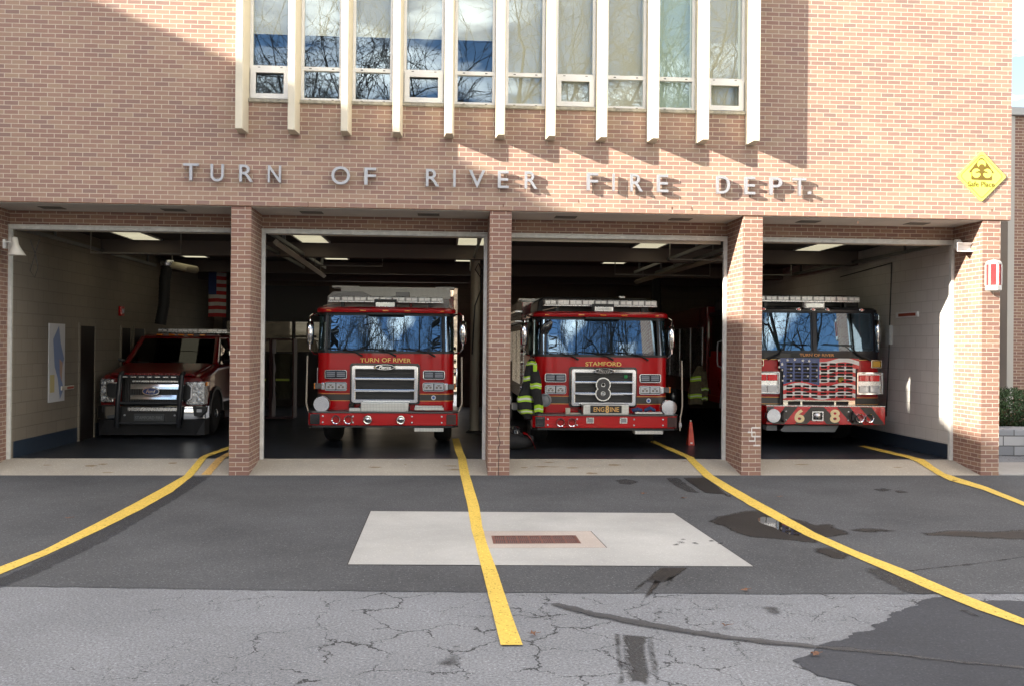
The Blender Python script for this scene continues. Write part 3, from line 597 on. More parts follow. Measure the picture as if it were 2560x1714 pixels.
# wing to the right, set back
wg = empty('brick_wing', (15.9, 6, 0)); tag(wg, 'set back brick wing with a pale corner trim at the right edge', 'building')
ox = 15.9
pa = at(2534, 400, 6); pb = at(2518, 400, 6)
b = MB(); b.box(pa.x - ox, 30, 0, .3, 0, 7.22); b.build('wall', brick_mat('wing_brick', stops=[(q, (c[0] * .80, c[1] * .74, c[2] * .74)) for q, c in BR], bw=.21), wg)
b = MB(); b.box(pa.x - ox - .17, 30, -.12, .5, 7.23, 7.40); b.build('coping', mat('grey_coping', (.42, .43, .42), .7), wg)
b = MB(); b.box(pb.x - ox, pa.x - ox, -.05, .28, 0, 7.22); b.build('corner_trim', mat('trim_paint', (.44, .42, .38), .7), wg)
b = MB(); b.box(-3.5, pb.x - ox, .5, .8, 0, 7.22); b.build('recess_wall', WHITE_BR, wg)
for z0_, z1_ in ((4.35, 5.2), (1.35, 2.95)):
    x1_ = pb.x - ox - .02; x0_ = x1_ - .9
    b = MB(); b.rframe(x0_, x1_, z0_, z1_, .07, .40, .52, r=.01); b.box(x0_ + .07, x1_ - .07, .42, .5, (z0_ + z1_) / 2 - .03, (z0_ + z1_) / 2 + .03); wf = b.build('window', WHITE, wg)
    b = MB(); b.box(x0_ + .05, x1_ - .05, .46, .48, z0_ + .05, z1_ - .05); b.build('pane', mat('blue_pane', (.05, .08, .12), .06, coat=1), wf)
b = MB(); b.box(-3.5, pb.x - ox - .01, .36, .5, 4.18, 4.34); b.build('window_sill', WHITE_BR, wg)
# planter and bush
pl = empty('stone_planter', (14.6, 3.3, 0)); tag(pl, 'low grey stone block planter wall beside the station corner', 'planter')
b = MB(); b.box(-2.2, .0, -.55, .15, 0, .50); b.box(.0, 3, -.85, .15, 0, .50); b.build('wall', STONE, pl, bevel=.02)
b = MB(); b.box(-2.2, 3, .16, 2.2, 0, .46); b.build('soil', mat('soil', (.05, .035, .022), .95, var=.3), pl)
LEAF = mat('evergreen_leaf', (.035, .075, .022), .6, var=.35, vscale=3); LEAFB = mat('bronze_leaf', (.12, .065, .03), .6)
def bush(name, loc, rx, ry, rz, n, label, seed):
    random.seed(seed); t = empty(name, loc); tag(t, label, 'bush', None)
    for nm, m, cnt in (('foliage', LEAF, n), ('bronze_foliage', LEAFB, n // 6)):
        b = MB()
        for i in range(cnt):
            u = Vector((random.gauss(0, 1), random.gauss(0, 1), random.gauss(0, 1))).normalized(); k = random.uniform(.55, 1) ** .5
            k *= 1 + .22 * noise.noise(u * 3 + Vector((seed, 0, 0)))
            p = Vector((u.x * rx * k, u.y * ry * k, max(-.85, u.z) * rz * k + rz * .85))
            if nm != 'foliage' and p.z > rz * .9: continue
            a = Vector((random.gauss(0, 1), random.gauss(0, 1), random.gauss(0, 1))).normalized(); c = u.cross(a).normalized(); s = random.uniform(.018, .042)
            a = (u * .5 + a).normalized()
            b.add([p - c * s * .4, p + a * s * 1.6, p + c * s * .4, p - a * s * .4], [(0, 1, 2, 3)])
        b.build(nm, m, t)
    b = MB()
    for i in range(7): a = random.uniform(0, 6.28); b.tube([(0, 0, -.05), (rx * .3 * math.cos(a), ry * .3 * math.sin(a), rz * .7), (rx * .55 * math.cos(a), ry * .55 * math.sin(a), rz * 1.3)], [.02, .012, .005], 5)
    b.build('stem', mat('bark', (.09, .07, .055), .9, var=.3), t)
bush('evergreen_bush', (14.75, 4.1, .45), .85, .6, .42, 7000, 'dark green evergreen bush with bronze lower leaves behind the stone planter', 4)
bush('evergreen_bush', (16.3, 4.3, .45), .8, .6, .40, 5000, 'evergreen bush cut off by the right edge of the frame above the planter', 8)
# ---- bare trees: across the street (seen in every windscreen and window) and behind the rear door
def make_tree(seed, H, spread=1.0, maxd=6):
    random.seed(seed); T = MB(); B = MB()
    def rv(): return Vector((random.gauss(0, 1), random.gauss(0, 1), random.gauss(0, 1)))
    def grow(p, d, L, r, dep):
        n = 6 if dep == 0 else 4 if dep < 3 else 3; pts = [p]; rs = [r]; dd = d.normalized(); q = p
        for i in range(n):
            dd = (dd + rv() * (.09 if dep == 0 else .16 + .02 * dep) + Vector((0, 0, .04 if dep > 1 else .02))).normalized(); q = q + dd * L / n; pts.append(q)
            rs.append(r * (1 - (.45 if dep < maxd else .8) * (i + 1) / n))
        (T if dep < 2 else B).tube(pts, rs, 7 if dep == 0 else 5 if dep < 3 else 3, cap=False)
        if dep >= maxd: return
        k = {0: 5, 1: 4, 2: 3}.get(dep, 3)
        for j in range(k):
            u = 1 if j == 0 else random.uniform(.35, .98); i = min(n - 1, int(u * n)); f = u * n - i; pos = pts[i].lerp(pts[i + 1], min(1, f)); rr = rs[i] + (rs[i + 1] - rs[i]) * min(1, f)
            dv = (pts[i + 1] - pts[i]).normalized(); side = dv.cross(rv()).normalized(); ang = random.uniform(.25, .5) if j == 0 else random.uniform(.5, 1.0)
            nd_ = (dv * math.cos(ang * spread) + side * math.sin(ang * spread)).normalized()
            if dep == 0: nd_ = (nd_ + Vector((0, 0, .35))).normalized()
            grow(pos, nd_, L * random.uniform(.58, .82), max(.014, rr * random.uniform(.55, .78)), dep + 1)
    grow(Vector((0, 0, -.2)), Vector((random.uniform(-.06, .06), random.uniform(-.06, .06), 1)), H * .30, H * .021, 0)
    return T, B
BARK = mat('tree_bark', (.045, .035, .03), .9, var=.3, vscale=4)
BARKL = mat('pale_bark', (.26, .205, .15), .9, var=.3, vscale=4)
protos = []
def plant(seed, H, loc, rz, m, label, grp, spread=1.0, maxd=6):
    T, B = make_tree(seed, H, spread, maxd); t = empty('bare_tree', loc, rz); tag(t, label, 'tree', grp)
    T.build('trunk', m, t, smooth=True); B.build('branches', m, t); return t
t1 = plant(1, 25, (-2.5, -27, 0), 0, BARK, 'bare winter tree across the street, out of frame and mirrored in the glass', 'bare trees across the street')
t2 = plant(2, 27, (4.5, -29, 0), 1, BARK, 'bare winter tree across the street, out of frame and mirrored in the glass', 'bare trees across the street', .85)
t3 = plant(7, 25, (11, -28, 0), 2, BARK, 'bare winter tree across the street, out of frame and mirrored in the glass', 'bare trees across the street', 1.15)
random.seed(21); k = 0
for x, y in ((-10, -31), (18, -31), (26, -28), (34, -33), (-18, -36), (8, -44), (15, -46), (-4, -46)):
    c = copy_tree((t1, t2, t3)[k % 3]); k += 1; c.location = (x, y, 0); c.rotation_euler.z = random.uniform(0, 6.28); s = random.uniform(.85, 1.12); c.scale = (s, s, s)
# wooded bank behind the station, seen through the open rear door
b = MB(); n = 24; 
for j in range(12):
    for i in range(n + 1):
        x = -30 + 70 * i / n; y = 24 + j * 4; b.v.append((x, y, .0 + max(0, (y - 25)) * .32 + noise.noise((x * .2, y * .2, 0)) * .6))
for j in range(11):
    for i in range(n): a = j * (n + 1) + i; b.f.append((a, a + 1, a + n + 2, a + n + 1))
struct(b.build('hill', mat('leaf_litter', (.26, .22, .16), .95, var=.45, vscale=2.5, bump=.8, bscale=12)))
tt = plant(31, 12, (3.2, 27, .4), 0, BARKL, 'pale bare tree on the wooded bank seen through the rear door', 'bare trees behind the station', 1, 5)
for x, y in ((1.5, 30), (2.7, 33), (3.6, 36), (4.3, 31), (2.1, 40), (-2, 29), (-4, 34), (-5.5, 31), (-3, 38), (5, 39)):
    c = copy_tree(tt); c.location = (x, y, max(0, (y - 25)) * .32); c.rotation_euler.z = random.uniform(0, 6.28)
# ---- small things on the walls
def lm(px, py, y): return at(px, py, y)
# left horn loudspeaker
p = at(40, 622, .45); hs = empty('horn_loudspeaker', (p.x, .45, p.z)); tag(hs, 'cream horn loudspeaker hung on the left pillar beside the first bay', 'loudspeaker')
CREAMP = mat('cream_enamel', (.50, .47, .40), .5, var=.05)
b = MB(); b.lathe([(.03, .17), (.045, .16), (.05, .06), (.075, 0.0), (.125, -.09), (.13, -.10), (.12, -.10), (.07, -.02), (.04, .03)], (0, 0, 0), 2, 20); b.v = [(x, y + (-z) * .35, z) for x, y, z in b.v]; b.build('horn', CREAMP, hs, smooth=True)
b = MB(); b.tube([(-.06, 0, .1), (-.16, .02, .1), (-.16, .02, .02)], .014, 6); b.box(-.19, -.15, -.02, .06, .0, .14); b.build('bracket', FRAMEP, hs)
b = MB(); b.tube([(.02, .45, .18)] + [(.02 + .12 * math.sin(t * PI) , .46, .18 - .62 * math.sin(t * PI * .5) if t < 1 else -.3) for t in (.2, .5, .8, 1)] + [(.16, .46, .2)], .006, 5); b.build('cable', BLACKM, hs)
# right horn, camera, lantern
p = at(2400, 622, .5); rh_ = empty('horn_loudspeaker', (p.x, .5, p.z)); tag(rh_, 'wide white horn loudspeaker on the right pillar under the small camera', 'loudspeaker')
b = MB(); rings = []
for z_, w_, h_ in ((.0, .035, .03), (-.05, .05, .035), (-.13, .12, .05), (-.22, .17, .075), (-.225, .165, .07), (-.14, .105, .04)):
    rings.append([(-w_ + 0, z_, -h_), (w_, z_, -h_), (w_, z_, h_), (-w_, z_, h_)])
b.loft(rings); b.build('horn', WHITE, rh_, bevel=.004)
b = MB(); b.tube([(.0, 0, 0), (.0, .1, .02), (.0, .12, .16)], [.04, .05, .03], 8); b.lathe([(.055, 0), (.06, .06), (.03, .11)], (0, .04, .04), 2, 14); b.build('driver', FRAMEP, rh_, smooth=True)
p = at(2437, 576, .42); cm_ = empty('security_camera', (p.x, .42, p.z)); tag(cm_, 'small white security camera high on the right pillar', 'camera')
b = MB(); b.tube([(-.09, -.06, -.03), (.05, .02, .01)], .032, 12); b.build('body', WHITE, cm_, smooth=True)
b = MB(); b.tube([(.03, .02, .02), (.06, .04, .05), (.09, .04, .05)], .012, 6); b.lathe([(.035, .0), (.035, .012)], (.09, .04, .05), 0, 12); b.build('bracket', WHITE, cm_)
b = MB(); b.tube([(-.094, -.063, -.031), (-.09, -.06, -.03)], .024, 12); b.build('lens', BLACKG, cm_)
p = at(2483, 688, -.10); ln = empty('red_lantern', (p.x, -.005, p.z)); tag(ln, 'red glass lantern in a pale metal case on the right pillar face', 'lamp')
LM = mat('lantern_metal', (.52, .50, .46), .5, .3, var=.08)
def hexa(r, z): return [(r * math.sin(PI / 3 * k), -.105 + r * math.cos(PI / 3 * k), z) for k in range(6)]
b = MB(); b.loft([hexa(.115, .165), hexa(.115, .20), hexa(.09, .225), hexa(.03, .24)]); b.build('cap', LM, ln, bevel=.003)
b = MB(); b.loft([hexa(.115, -.165), hexa(.12, -.20), hexa(.12, -.24), hexa(.10, -.255)]); b.box(-.05, .05, -.02, .0, -.2, .2); b.build('base', LM, ln, bevel=.003)
b = MB()
for v in hexa(.110, 0): b.box(v[0] - .012, v[0] + .012, v[1] - .012, v[1] + .012, -.165, .165)
b.build('frame', LM, ln)
b = MB(); b.loft([hexa(.098, -.165), hexa(.098, .165)]); b.build('glass', REDLENS, ln)
# ================================================================== GARAGE THINGS
LAMP = mat('fluorescent_diffuser', (.8, .78, .65), .5, emit=(1.0, .93, .66), estr=.22)
def clight(x, y0, y1, lab):
    t = empty('ceiling_light', (x, (y0 + y1) / 2, 4.0)); tag(t, lab, 'ceiling light', 'fluorescent ceiling lights in the bays')
    h_ = (y1 - y0) / 2; b = MB(); b.rframe(-.29, .29, -h_ - .03, h_ + .03, .03, -.025, .0, r=.004); b.v = [(x_, z_, y_) for x_, y_, z_ in b.v]; b.build('housing', FRAMEP, t)
    b = MB(); b.box(-.255, .255, -h_, h_, -.018, -.010); d = b.build('diffuser', LAMP, t)
    b = MB()
    for q in range(1, 6): yy = -h_ + 2 * h_ * q / 6; b.box(-.255, .255, yy - .008, yy + .008, -.024, -.0185)
    b.build('rib', CREAMP, t)
for bx, nm in ((-2.6, 'first bay from the left'), (.66, 'second bay, on its left side'), (3.72, 'second bay, on its right side'), (7.24, 'third bay'), (10.6, 'rightmost bay')):
    clight(bx, 3.2, 4.5, 'lit ceiling light nearest the door in the ' + nm); clight(bx, 6.0, 8.3, 'lit ceiling light further inside the ' + nm)
# hanging pipe frames below the lights
PIPE = mat('painted_pipe', (.22, .20, .17), .6)
for x0_, x1_, y_, z_, wh_ in ((-3.2, -1.6, 3.2, 3.60, 'of the leftmost bay'), (.5, 1.9, 5.6, 3.62, 'above the TURN OF RIVER engine'), (7.5, 9.3, 3.4, 3.66, 'nearest the door of the third bay'), (6.9, 9.0, 6.0, 3.55, 'deeper inside the third bay'), (10.2, 10.9, 6.2, 3.6, 'of the rightmost bay')):
    t = empty('pipe_hanger', ((x0_ + x1_) / 2, y_, 4.1)); tag(t, 'thin pipe frame hanging from the ceiling ' + wh_, 'pipe frame', 'pipe frames hung from the ceiling')
    h_ = (x1_ - x0_) / 2; b = MB(); b.tube([(-h_, 0, 0), (-h_, 0, z_ - 4.1), (h_, 0, z_ - 4.1), (h_, 0, 0)], .018, 6); b.build('pipe', PIPE, t)
    b = MB(); b.box(-h_ - .05, -h_ + .05, -.05, .05, -.01, -.0); b.box(h_ - .05, h_ + .05, -.05, .05, -.01, -.0); b.build('flange', PIPE, t)
def rail(x0, y0, z0, x1, y1, z1, lab):
    t = empty('ceiling_rail', (x0, y0, z0)); tag(t, lab, 'rail')
    d = Vector((x1 - x0, y1 - y0, z1 - z0)); b = MB(); b.tube([(0, 0, 0), d], .06, 4); b.build('beam', mat('tan_rail', (.40, .35, .27), .6), t)
    b = MB()
    for q in (.1, .5, .9): v = d * q; b.tube([v, (v.x, v.y, 4.1 - z0)], .012, 5)
    b.build('hanger', PIPE, t)
a, c = at(690, 606, 2.0), at(810, 690, 9.0); rail(a.x, a.y, a.z, c.x, c.y, min(c.z, 3.9), 'slanting tan exhaust rail under the ceiling of the second bay')
a, c = at(1810, 640, 3.2), at(1590, 705, 9.0); rail(a.x, a.y, a.z, c.x, c.y, min(c.z, 3.9), 'slanting tan exhaust rail under the ceiling of the third bay')
HOSE = mat('black_hose', (.012, .012, .013), .7)
def hose(name, pts, r, lab, col=None):
    t = empty(name, pts[0]); tag(t, lab, 'hose'); o = Vector(pts[0]); P_ = [Vector(q) - o for q in pts]; q = []
    for i in range(len(P_) - 1):
        for j in range(14): q.append(P_[i].lerp(P_[i + 1], j / 14))
    b = MB(); b.tube(q, [r * (1 + .08 * (i % 2)) for i in range(len(q))], 12); b.build('hose', HOSE, t, smooth=True)
    b = MB(); b.lathe([(r * 1.2, 0), (r * 1.3, .05), (r * 1.2, .12)], (0, 0, 0), 2, 14); b.build('collar', ALU, t, smooth=True)
y_ = 7.5; H_ = [at(418, 665, y_), at(412, 700, y_), at(410, 760, y_), at(400, 815, y_)]
hose('exhaust_hose', [(v.x, v.y, v.z) for v in H_], .12, 'thick black exhaust hose hanging behind the pickup cab')
b = MB(); 
t = empty('exhaust_pipe', tuple(at(430, 672, y_))); tag(t, 'tan curved exhaust pipe at the top of the black hose', 'pipe'); b.tube([(-.15, 0, 0), (.0, 0, .08), (.3, 0, .02), (.45, .3, .0)], .09, 10); b.build('pipe', mat('tan_duct', (.42, .37, .26), .5), t, smooth=True); b = MB(); b.tube([(0, 0, .05), (0, 0, 4.1 - t.location.z)], .012, 6); b.build('hanger', PIPE, t)
y_ = 9.5; H_ = [at(1640, 690, y_), at(1642, 760, y_), at(1645, 850, y_)]
hose('exhaust_hose', [(v.x, v.y, v.z) for v in H_], .11, 'black ribbed exhaust hose hanging beside the third bay truck')
# round tan column right of the first engine with coiled cable
p = at(1185, 1075, 5.6); t = empty('support_column', (p.x, 5.6, FZ)); tag(t, 'round tan steel column between the second and third bays', 'column')
b = MB(); b.tube([(0, 0, 0), (0, 0, 3.95)], .10, 18); b.build('shaft', mat('column_paint', (.34, .30, .23), .5), t, smooth=True); b = MB(); b.lathe([(.17, 0), (.17, .02), (.12, .05)], (0, 0, 0), 2, 18); b.build('base', DARK, t)
p = at(1195, 590, 5.2); t = empty('power_cable', (p.x, 5.2, 4.1)); tag(t, 'black power cable coiled and hanging beside the tan column', 'cable'); b = MB()
b.tube([(0, 0, 0), (.05, 0, -.25), (.13, 0, -.5), (.05, 0, -.7), (-.05, 0, -.55), (.02, 0, -.42), (.1, 0, -.6), (.08, 0, -.95), (-.05, 0, -1.3), (-.1, 0, -2.3)], .016, 6); b.build('cable', HOSE, t, smooth=True); b = MB(); b.box(-.07, .07, -.06, .06, -.16, 0); b.build('box', BLACKM, t)
# wall map, label holder, wall boxes
a = at(122, 808, -3.54, 0); c = at(160, 1000, -3.54, 0)
t = empty('wall_map', (-3.545, (a.y + c.y) / 2, (a.z + c.z) / 2)); tag(t, 'tall pale district map poster on the left garage wall', 'poster'); hy = abs(c.y - a.y) / 2; hz = abs(a.z - c.z) / 2
b = MB(); b.box(.0, .012, -hy, hy, -hz, hz); b.build('sheet', mat('map_paper', (.55, .55, .56), .4), t)
def onw(poly, m, nm, x=.0135): b = MB(); b.v = [(x, y * hy, z * hz) for y, z in poly]; b.f = [tuple(range(len(poly)))]; b.build(nm, m, t)
onw([(-.5, .6), (.2, .95), (.45, .5), (.9, .1), (.5, -.3), (.85, -.7), (.4, -.95), (.1, -.4), (-.3, -.1)], mat('map_blue', (.20, .26, .42), .5), 'region')
onw([(.3, .1), (.7, .0), (.6, -.5), (.35, -.3)], mat('map_tan', (.45, .30, .22), .5), 'district', .0150)
onw([(-.85, -.3), (-.3, -.3), (-.3, -.75), (-.85, -.75)], mat('map_key', (.50, .42, .20), .5), 'key')
MSTRIP = mat('dull_orange_strip', (.30, .05, .02), .5)
a = at(172, 968, -3.5, 0); t = empty('marker_light', (-3.55, a.y, a.z)); tag(t, 'small white guide light with a red strip on the left garage wall', 'light'); b = MB(); b.box(0, .04, -.28, .28, -.035, .035); b.build('case', CREAMP, t, bevel=.005); b = MB(); b.box(.0405, .044, -.05, .25, -.018, .018); b.build('strip', MSTRIP, t)
a = at(1800 + 1013 / 2.178, 520 + 582 / 2.178, 11.73, 0); t = empty('marker_light', (11.77, a.y, a.z)); tag(t, 'small white guide light with a red strip on the right garage wall', 'light'); b = MB(); b.box(-.04, 0, -.42, .42, -.05, .05); b.build('case', WHITE, t, bevel=.005); b = MB(); b.box(-.044, -.0405, -.36, .30, -.028, .028); b.build('strip', MSTRIP, t)
a = at(1800 + 935 / 2.178, 520 + 300 / 2.178, 11.75, 0); c = at(1800 + 922 / 2.178, 520 + 680 / 2.178, 11.75, 0)
t = empty('wall_conduit', (11.77, c.y, c.z)); tag(t, 'dark conduit running down the right garage wall to a small box', 'conduit'); b = MB(); b.tube([(-.02, 0, 0), (-.02, a.y - c.y, a.z - c.z), (-.02, a.y - c.y + 2.4, a.z - c.z - .1)], .012, 6); b.tube([(-.02, 0, -.2), (-.02, .1, -1.6)], .010, 6); b.build('pipe', BLACKM, t); b = MB(); b.box(-.06, 0, -.09, .09, -.22, .14); b.build('box', FRAMEP, t)
a = at(632 / 2.0625, 480 + 615 / 2.0625, -3.5, 0); t = empty('fire_alarm', (-3.55, a.y, a.z)); tag(t, 'red fire alarm horn on the left garage wall above the doors', 'alarm'); b = MB(); b.box(0, .06, -.1, .1, -.1, .1); b.build('case', RED, t, bevel=.01); b = MB(); b.lathe([(.06, 0), (.05, .02)], (.06, 0, 0), 0, 14); b.build('strobe', LENS, t)
# hanging flag in the first bay
yF = 10.0; a, c = at(522, 672, yF), at(565, 792, yF)
t = empty('hanging_flag', ((a.x + c.x) / 2, yF, (a.z + c.z) / 2)); tag(t, 'dim striped flag hanging vertically at the back of the first bay', 'flag'); hx, hz = (c.x - a.x) / 2, (a.z - c.z) / 2
for nm, col, rng in (('red_stripes', (.40, .03, .03), 0), ('white_stripes', (.50, .48, .45), 1)):
    for i in range(13):
        b = MB()
        if i % 2 != rng: continue
        z0_, z1_ = hz - 2 * hz * i / 13, hz - 2 * hz * (i + 1) / 13; xl = -hx if i > 6 else -hx * .1
        n = 6
        for j in range(n): xa, xb = xl + (hx - xl) * j / n, xl + (hx - xl) * (j + 1) / n; w_ = lambda x: .03 * math.sin(x * 14); b.add([(xa, w_(xa), z0_ - .06 * abs(xa)), (xb, w_(xb), z0_ - .06 * abs(xb)), (xb, w_(xb), z1_ - .06 * abs(xb)), (xa, w_(xa), z1_ - .06 * abs(xa))], [(0, 1, 2, 3)])
        b.build(nm[:-1], mat('flag_' + nm, col, .9), t)
b = MB(); b.box(-hx, -hx * .1, -.02, .02, hz - 2 * hz * 7 / 13, hz); b.build('canton', mat('flag_blue', (.03, .05, .15), .9), t)
# tool boards / gear rack left of the first engine, cardboard of red lockers
gr = empty('gear_rack', (-1.0, 8.6, FZ)); tag(gr, 'dim red metal gear rack of hung turnout gear beside the first engine', 'rack')
for i in range(3):
    b = MB(); x = -.75 + i * .55; b.rframe(x - .27, x + .27, .05, 1.95, .03, -.02, .5, r=.01); b.build('locker_frame', mat('locker_red', (.05, .008, .008), .7), gr)
    random.seed(60 + i); b = MB(); rings = []
    for j in range(7):
        z = 1.6 - j * .18; ring = []
        for kk in range(10): t_ = 2 * PI * kk / 10; rr = .13 + .05 * random.random(); ring.append((x + rr * math.cos(t_) * 1.3, .2 + rr * math.sin(t_), z))
        rings.append(ring)
    b.loft(rings); b.build('coat', mat('dark_canvas', (.045, .040, .022), .9), gr)
    b = MB(); b.box(x - .16, x + .16, .0, .03, .95, 1.0); b.build('reflective_band', mat('dull_lime', (.35, .42, .05), .6), gr)
# fallen leaves
LF = mat('dry_leaf', (.17, .085, .05), .8)
for i, (px, py) in enumerate(((1607, 1233), (1707, 1245), (1331, 1585), (1815, 1564), (1862, 1474), (1948, 1241), (170, 1294), (2037, 1635), (2385, 1201))):
    p = at(px, py, .014, 2); t = empty('fallen_leaf', (p.x, p.y, .016)); tag(t, 'dry brown leaf lying ' + ('between the slab and the third bay', 'behind the right corner of the concrete slab', 'right of the end of the centre yellow line', 'on pale asphalt right of the long tar streak start', 'on the dark asphalt edge before the slab', 'beside the top of the right hand puddle stain', 'on dark asphalt left of the leftmost yellow line', 'at the tip of the dark asphalt patch', 'against the rightmost yellow line')[i], 'leaf', 'dry leaves scattered on the asphalt'); random.seed(90 + i)
    b = MB(); n = 11; ring = [((.034 if k % 2 else .018) * random.uniform(.8, 1.3) * math.cos(2 * PI * k / n), (.034 if k % 2 else .018) * random.uniform(.8, 1.3) * math.sin(2 * PI * k / n), random.uniform(0, .02)) for k in range(n)]
    b.v = [(0, 0, .006)] + ring; b.f = [(0, 1 + k, 1 + (k + 1) % n) for k in range(n)]; b.build('blade', LF, t); b = MB(); b.tube([(0, 0, .006), (.06, .02, .01)], .002, 4); b.build('stalk', LF, t)
# ================================================================== VEHICLES
class Me:
    """turns pixels of an enlarged crop of the photograph into local metres of a vehicle standing at its own depth"""
    def __init__(s, off, sc_, cpx, Y, z0): s.off, s.sc, s.Y = off, sc_, Y; s.X = at(off[0] + cpx / sc_, 950, Y).x; s.z0 = z0; s.c = cpx
    def p(s, px, py, y=0): q = at(s.off[0] + px / s.sc, s.off[1] + py / s.sc, s.Y + y); return (q.x - s.X, q.z - s.z0)
    def x(s, px, y=0): return s.p(px, 1000, y)[0]
    def z(s, py, y=0): return s.p(s.c, py, y)[1]
def plan(hw, r, bow, yb, n=8, off=0.0):
    """plan outline of a cab: rounded front corners and a slightly bowed front; from the left rear round the front to the right rear"""
    hw += off; r += off; pts = [(-hw, yb)]
    for k in range(n + 1): t = PI + PI / 2 * k / n; pts.append((-hw + r + r * math.cos(t), r - off + r * math.sin(t)))
    m = 14
    for k in range(1, m): x = -hw + r + (2 * hw - 2 * r) * k / m; pts.append((x, -off - bow * (1 - (x / (hw - r)) ** 2)))
    for k in range(n + 1): t = -PI / 2 + PI / 2 * k / n; pts.append((hw - r + r * math.cos(t), r - off + r * math.sin(t)))
    pts.append((hw, yb)); return pts
def yfront(x, hw, r, bow):
    a = hw - r; ax = abs(x)
    return -bow * (1 - (x / a) ** 2) if ax <= a else r - math.sqrt(max(0, r * r - (ax - a) ** 2))
def band(name, m, root, z0, z1, hw, r, bow, yb, off=.004, thick=.004, x0=-9, x1=9):
    o = [p for p in plan(hw, r, bow, yb, off=off) if x0 <= p[0] <= x1]
    b = MB(); i_ = [(p[0], p[1] + thick * 0) for p in o]
    b.v = [(x, y, z0) for x, y in o] + [(x, y, z1) for x, y in o]; n = len(o); b.f = [(k, k + 1, n + k + 1, n + k) for k in range(n - 1)]
    return b.build(name, m, root, smooth=True)
def wheel(root, x, y, r=.52, w_=.30, side=1):
    b = MB(); s = 1 if x > 0 else -1
    prof = [(r * .62, 0), (r * .86, -.01), (r * .97, .03), (r, .07), (r, w_ - .07), (r * .97, w_ - .03), (r * .86, w_), (r * .6, w_)]
    b.lathe(prof, (x - w_ if s > 0 else x, y, r), 0, 32); t = b.build('wheel', RUBBER, root, smooth=True)
    b = MB(); xx = x - .012 if s > 0 else x + .012
    b.lathe([(r * .63, 0), (r * .60, -s * .02), (r * .52, -s * .09), (r * .22, -s * .10), (r * .20, s * .03), (r * .12, s * .05), (.02, s * .05)], (xx, y, r), 0, 28); rm = b.build('rim', ALU, t, smooth=True)
    b = MB()
    for k in range(10): a = 2 * PI * k / 10; b.tube([(xx - s * .09, y + r * .34 * math.cos(a), r + r * .34 * math.sin(a)), (xx - s * .04, y + r * .34 * math.cos(a), r + r * .34 * math.sin(a))], .014, 6)
    b.build('lug_nuts', CHROME, t); return t
DP = bpy.data.materials.new('diamond_plate'); DP.use_nodes = True; t_ = DP.node_tree; b_ = t_.nodes['Principled BSDF']; b_.inputs['Metallic'].default_value = .9; b_.inputs['Roughness'].default_value = .3; b_.inputs['Base Color'].default_value = (.62, .62, .62, 1)
u_ = nd(t_, 'ShaderNodeUVMap'); vm = nd(t_, 'ShaderNodeMapping'); vm.inputs['Rotation'].default_value = (0, 0, PI / 4); vm.inputs['Scale'].default_value = (55, 55, 55); lk(t_, u_.outputs[0], vm.inputs[0])
ck = nd(t_, 'ShaderNodeTexChecker', Scale=1); lk(t_, vm.outputs[0], ck.inputs[0]); bp_ = nd(t_, 'ShaderNodeBump', Strength=.9, Distance=.01); lk(t_, ck.outputs['Fac'], bp_.inputs['Height']); lk(t_, bp_.outputs[0], b_.inputs['Normal'])
mr = nd(t_, 'ShaderNodeMix', _data_type='RGBA'); mr.inputs[6].default_value = (.50, .50, .50, 1); mr.inputs[7].default_value = (.75, .75, .74, 1); lk(t_, ck.outputs['Fac'], mr.inputs[0]); lk(t_, mr.outputs[2], b_.inputs['Base Color'])
def plate_tan():
    m = DP.copy(); m.name = 'tan_tread_plate'; return m
def lamp_pair(root, name, x0, x1, z0, z1, y, lens, bezel=CHROME, dy=.06, inner=True):
    b = MB(); b.rframe(x0, x1, z0, z1, .016, y - dy, y + .03, r=.035); h = b.build(name, bezel, root, smooth=True, bevel=.004)
    b = MB(); b.box(x0 + .012, x1 - .012, y - dy * .3, y + .02, z0 + .012, z1 - .012); b.build('backing', BLACKM, h)
    xm = (x0 + x1) / 2
    for a, c in ((x0 + .022, xm - .006), (xm + .006, x1 - .022)):
        b = MB(); b.box(a, c, y - dy * .85, y - dy * .2, z0 + .022, z1 - .022); l = b.build('lens', lens, h, bevel=.010)
        b = MB(); cx, cz = (a + c) / 2, (z0 + z1) / 2
        if lens is LENS:
            b.lathe([(.022, 0), (.020, -.004)], (cx - .034, y - dy * .86, cz - .012), 1, 12); b.build('bulb', mat('reflector_dark', (.16, .14, .12), .3, .5), l)
            b = MB(); b.lathe([(.022, 0), (.020, -.004)], (cx + .034, y - dy * .86, cz - .012), 1, 12); b.build('bulb', MATS['reflector_dark'], l)
            b = MB(); b.prism([(cx - .036, cz + .034), (cx + .036, cz + .034), (cx, cz + .002)], 1, y - dy * .87, y - dy * .8); b.build('reflector', MATS['reflector_dark'], l)
        else:
            for q in (-.03, 0, .03): b.box(a + .012, c - .012, y - dy * .88, y - dy * .8, cz + q - .008, cz + q + .008)
            b.build('led_rows', mat('led_rows_' + lens.name, tuple(min(1, v * 2.2 + .10) for v in lens.node_tree.nodes['Principled BSDF'].inputs['Base Color'].default_value[:3]), .3), l)
    return h
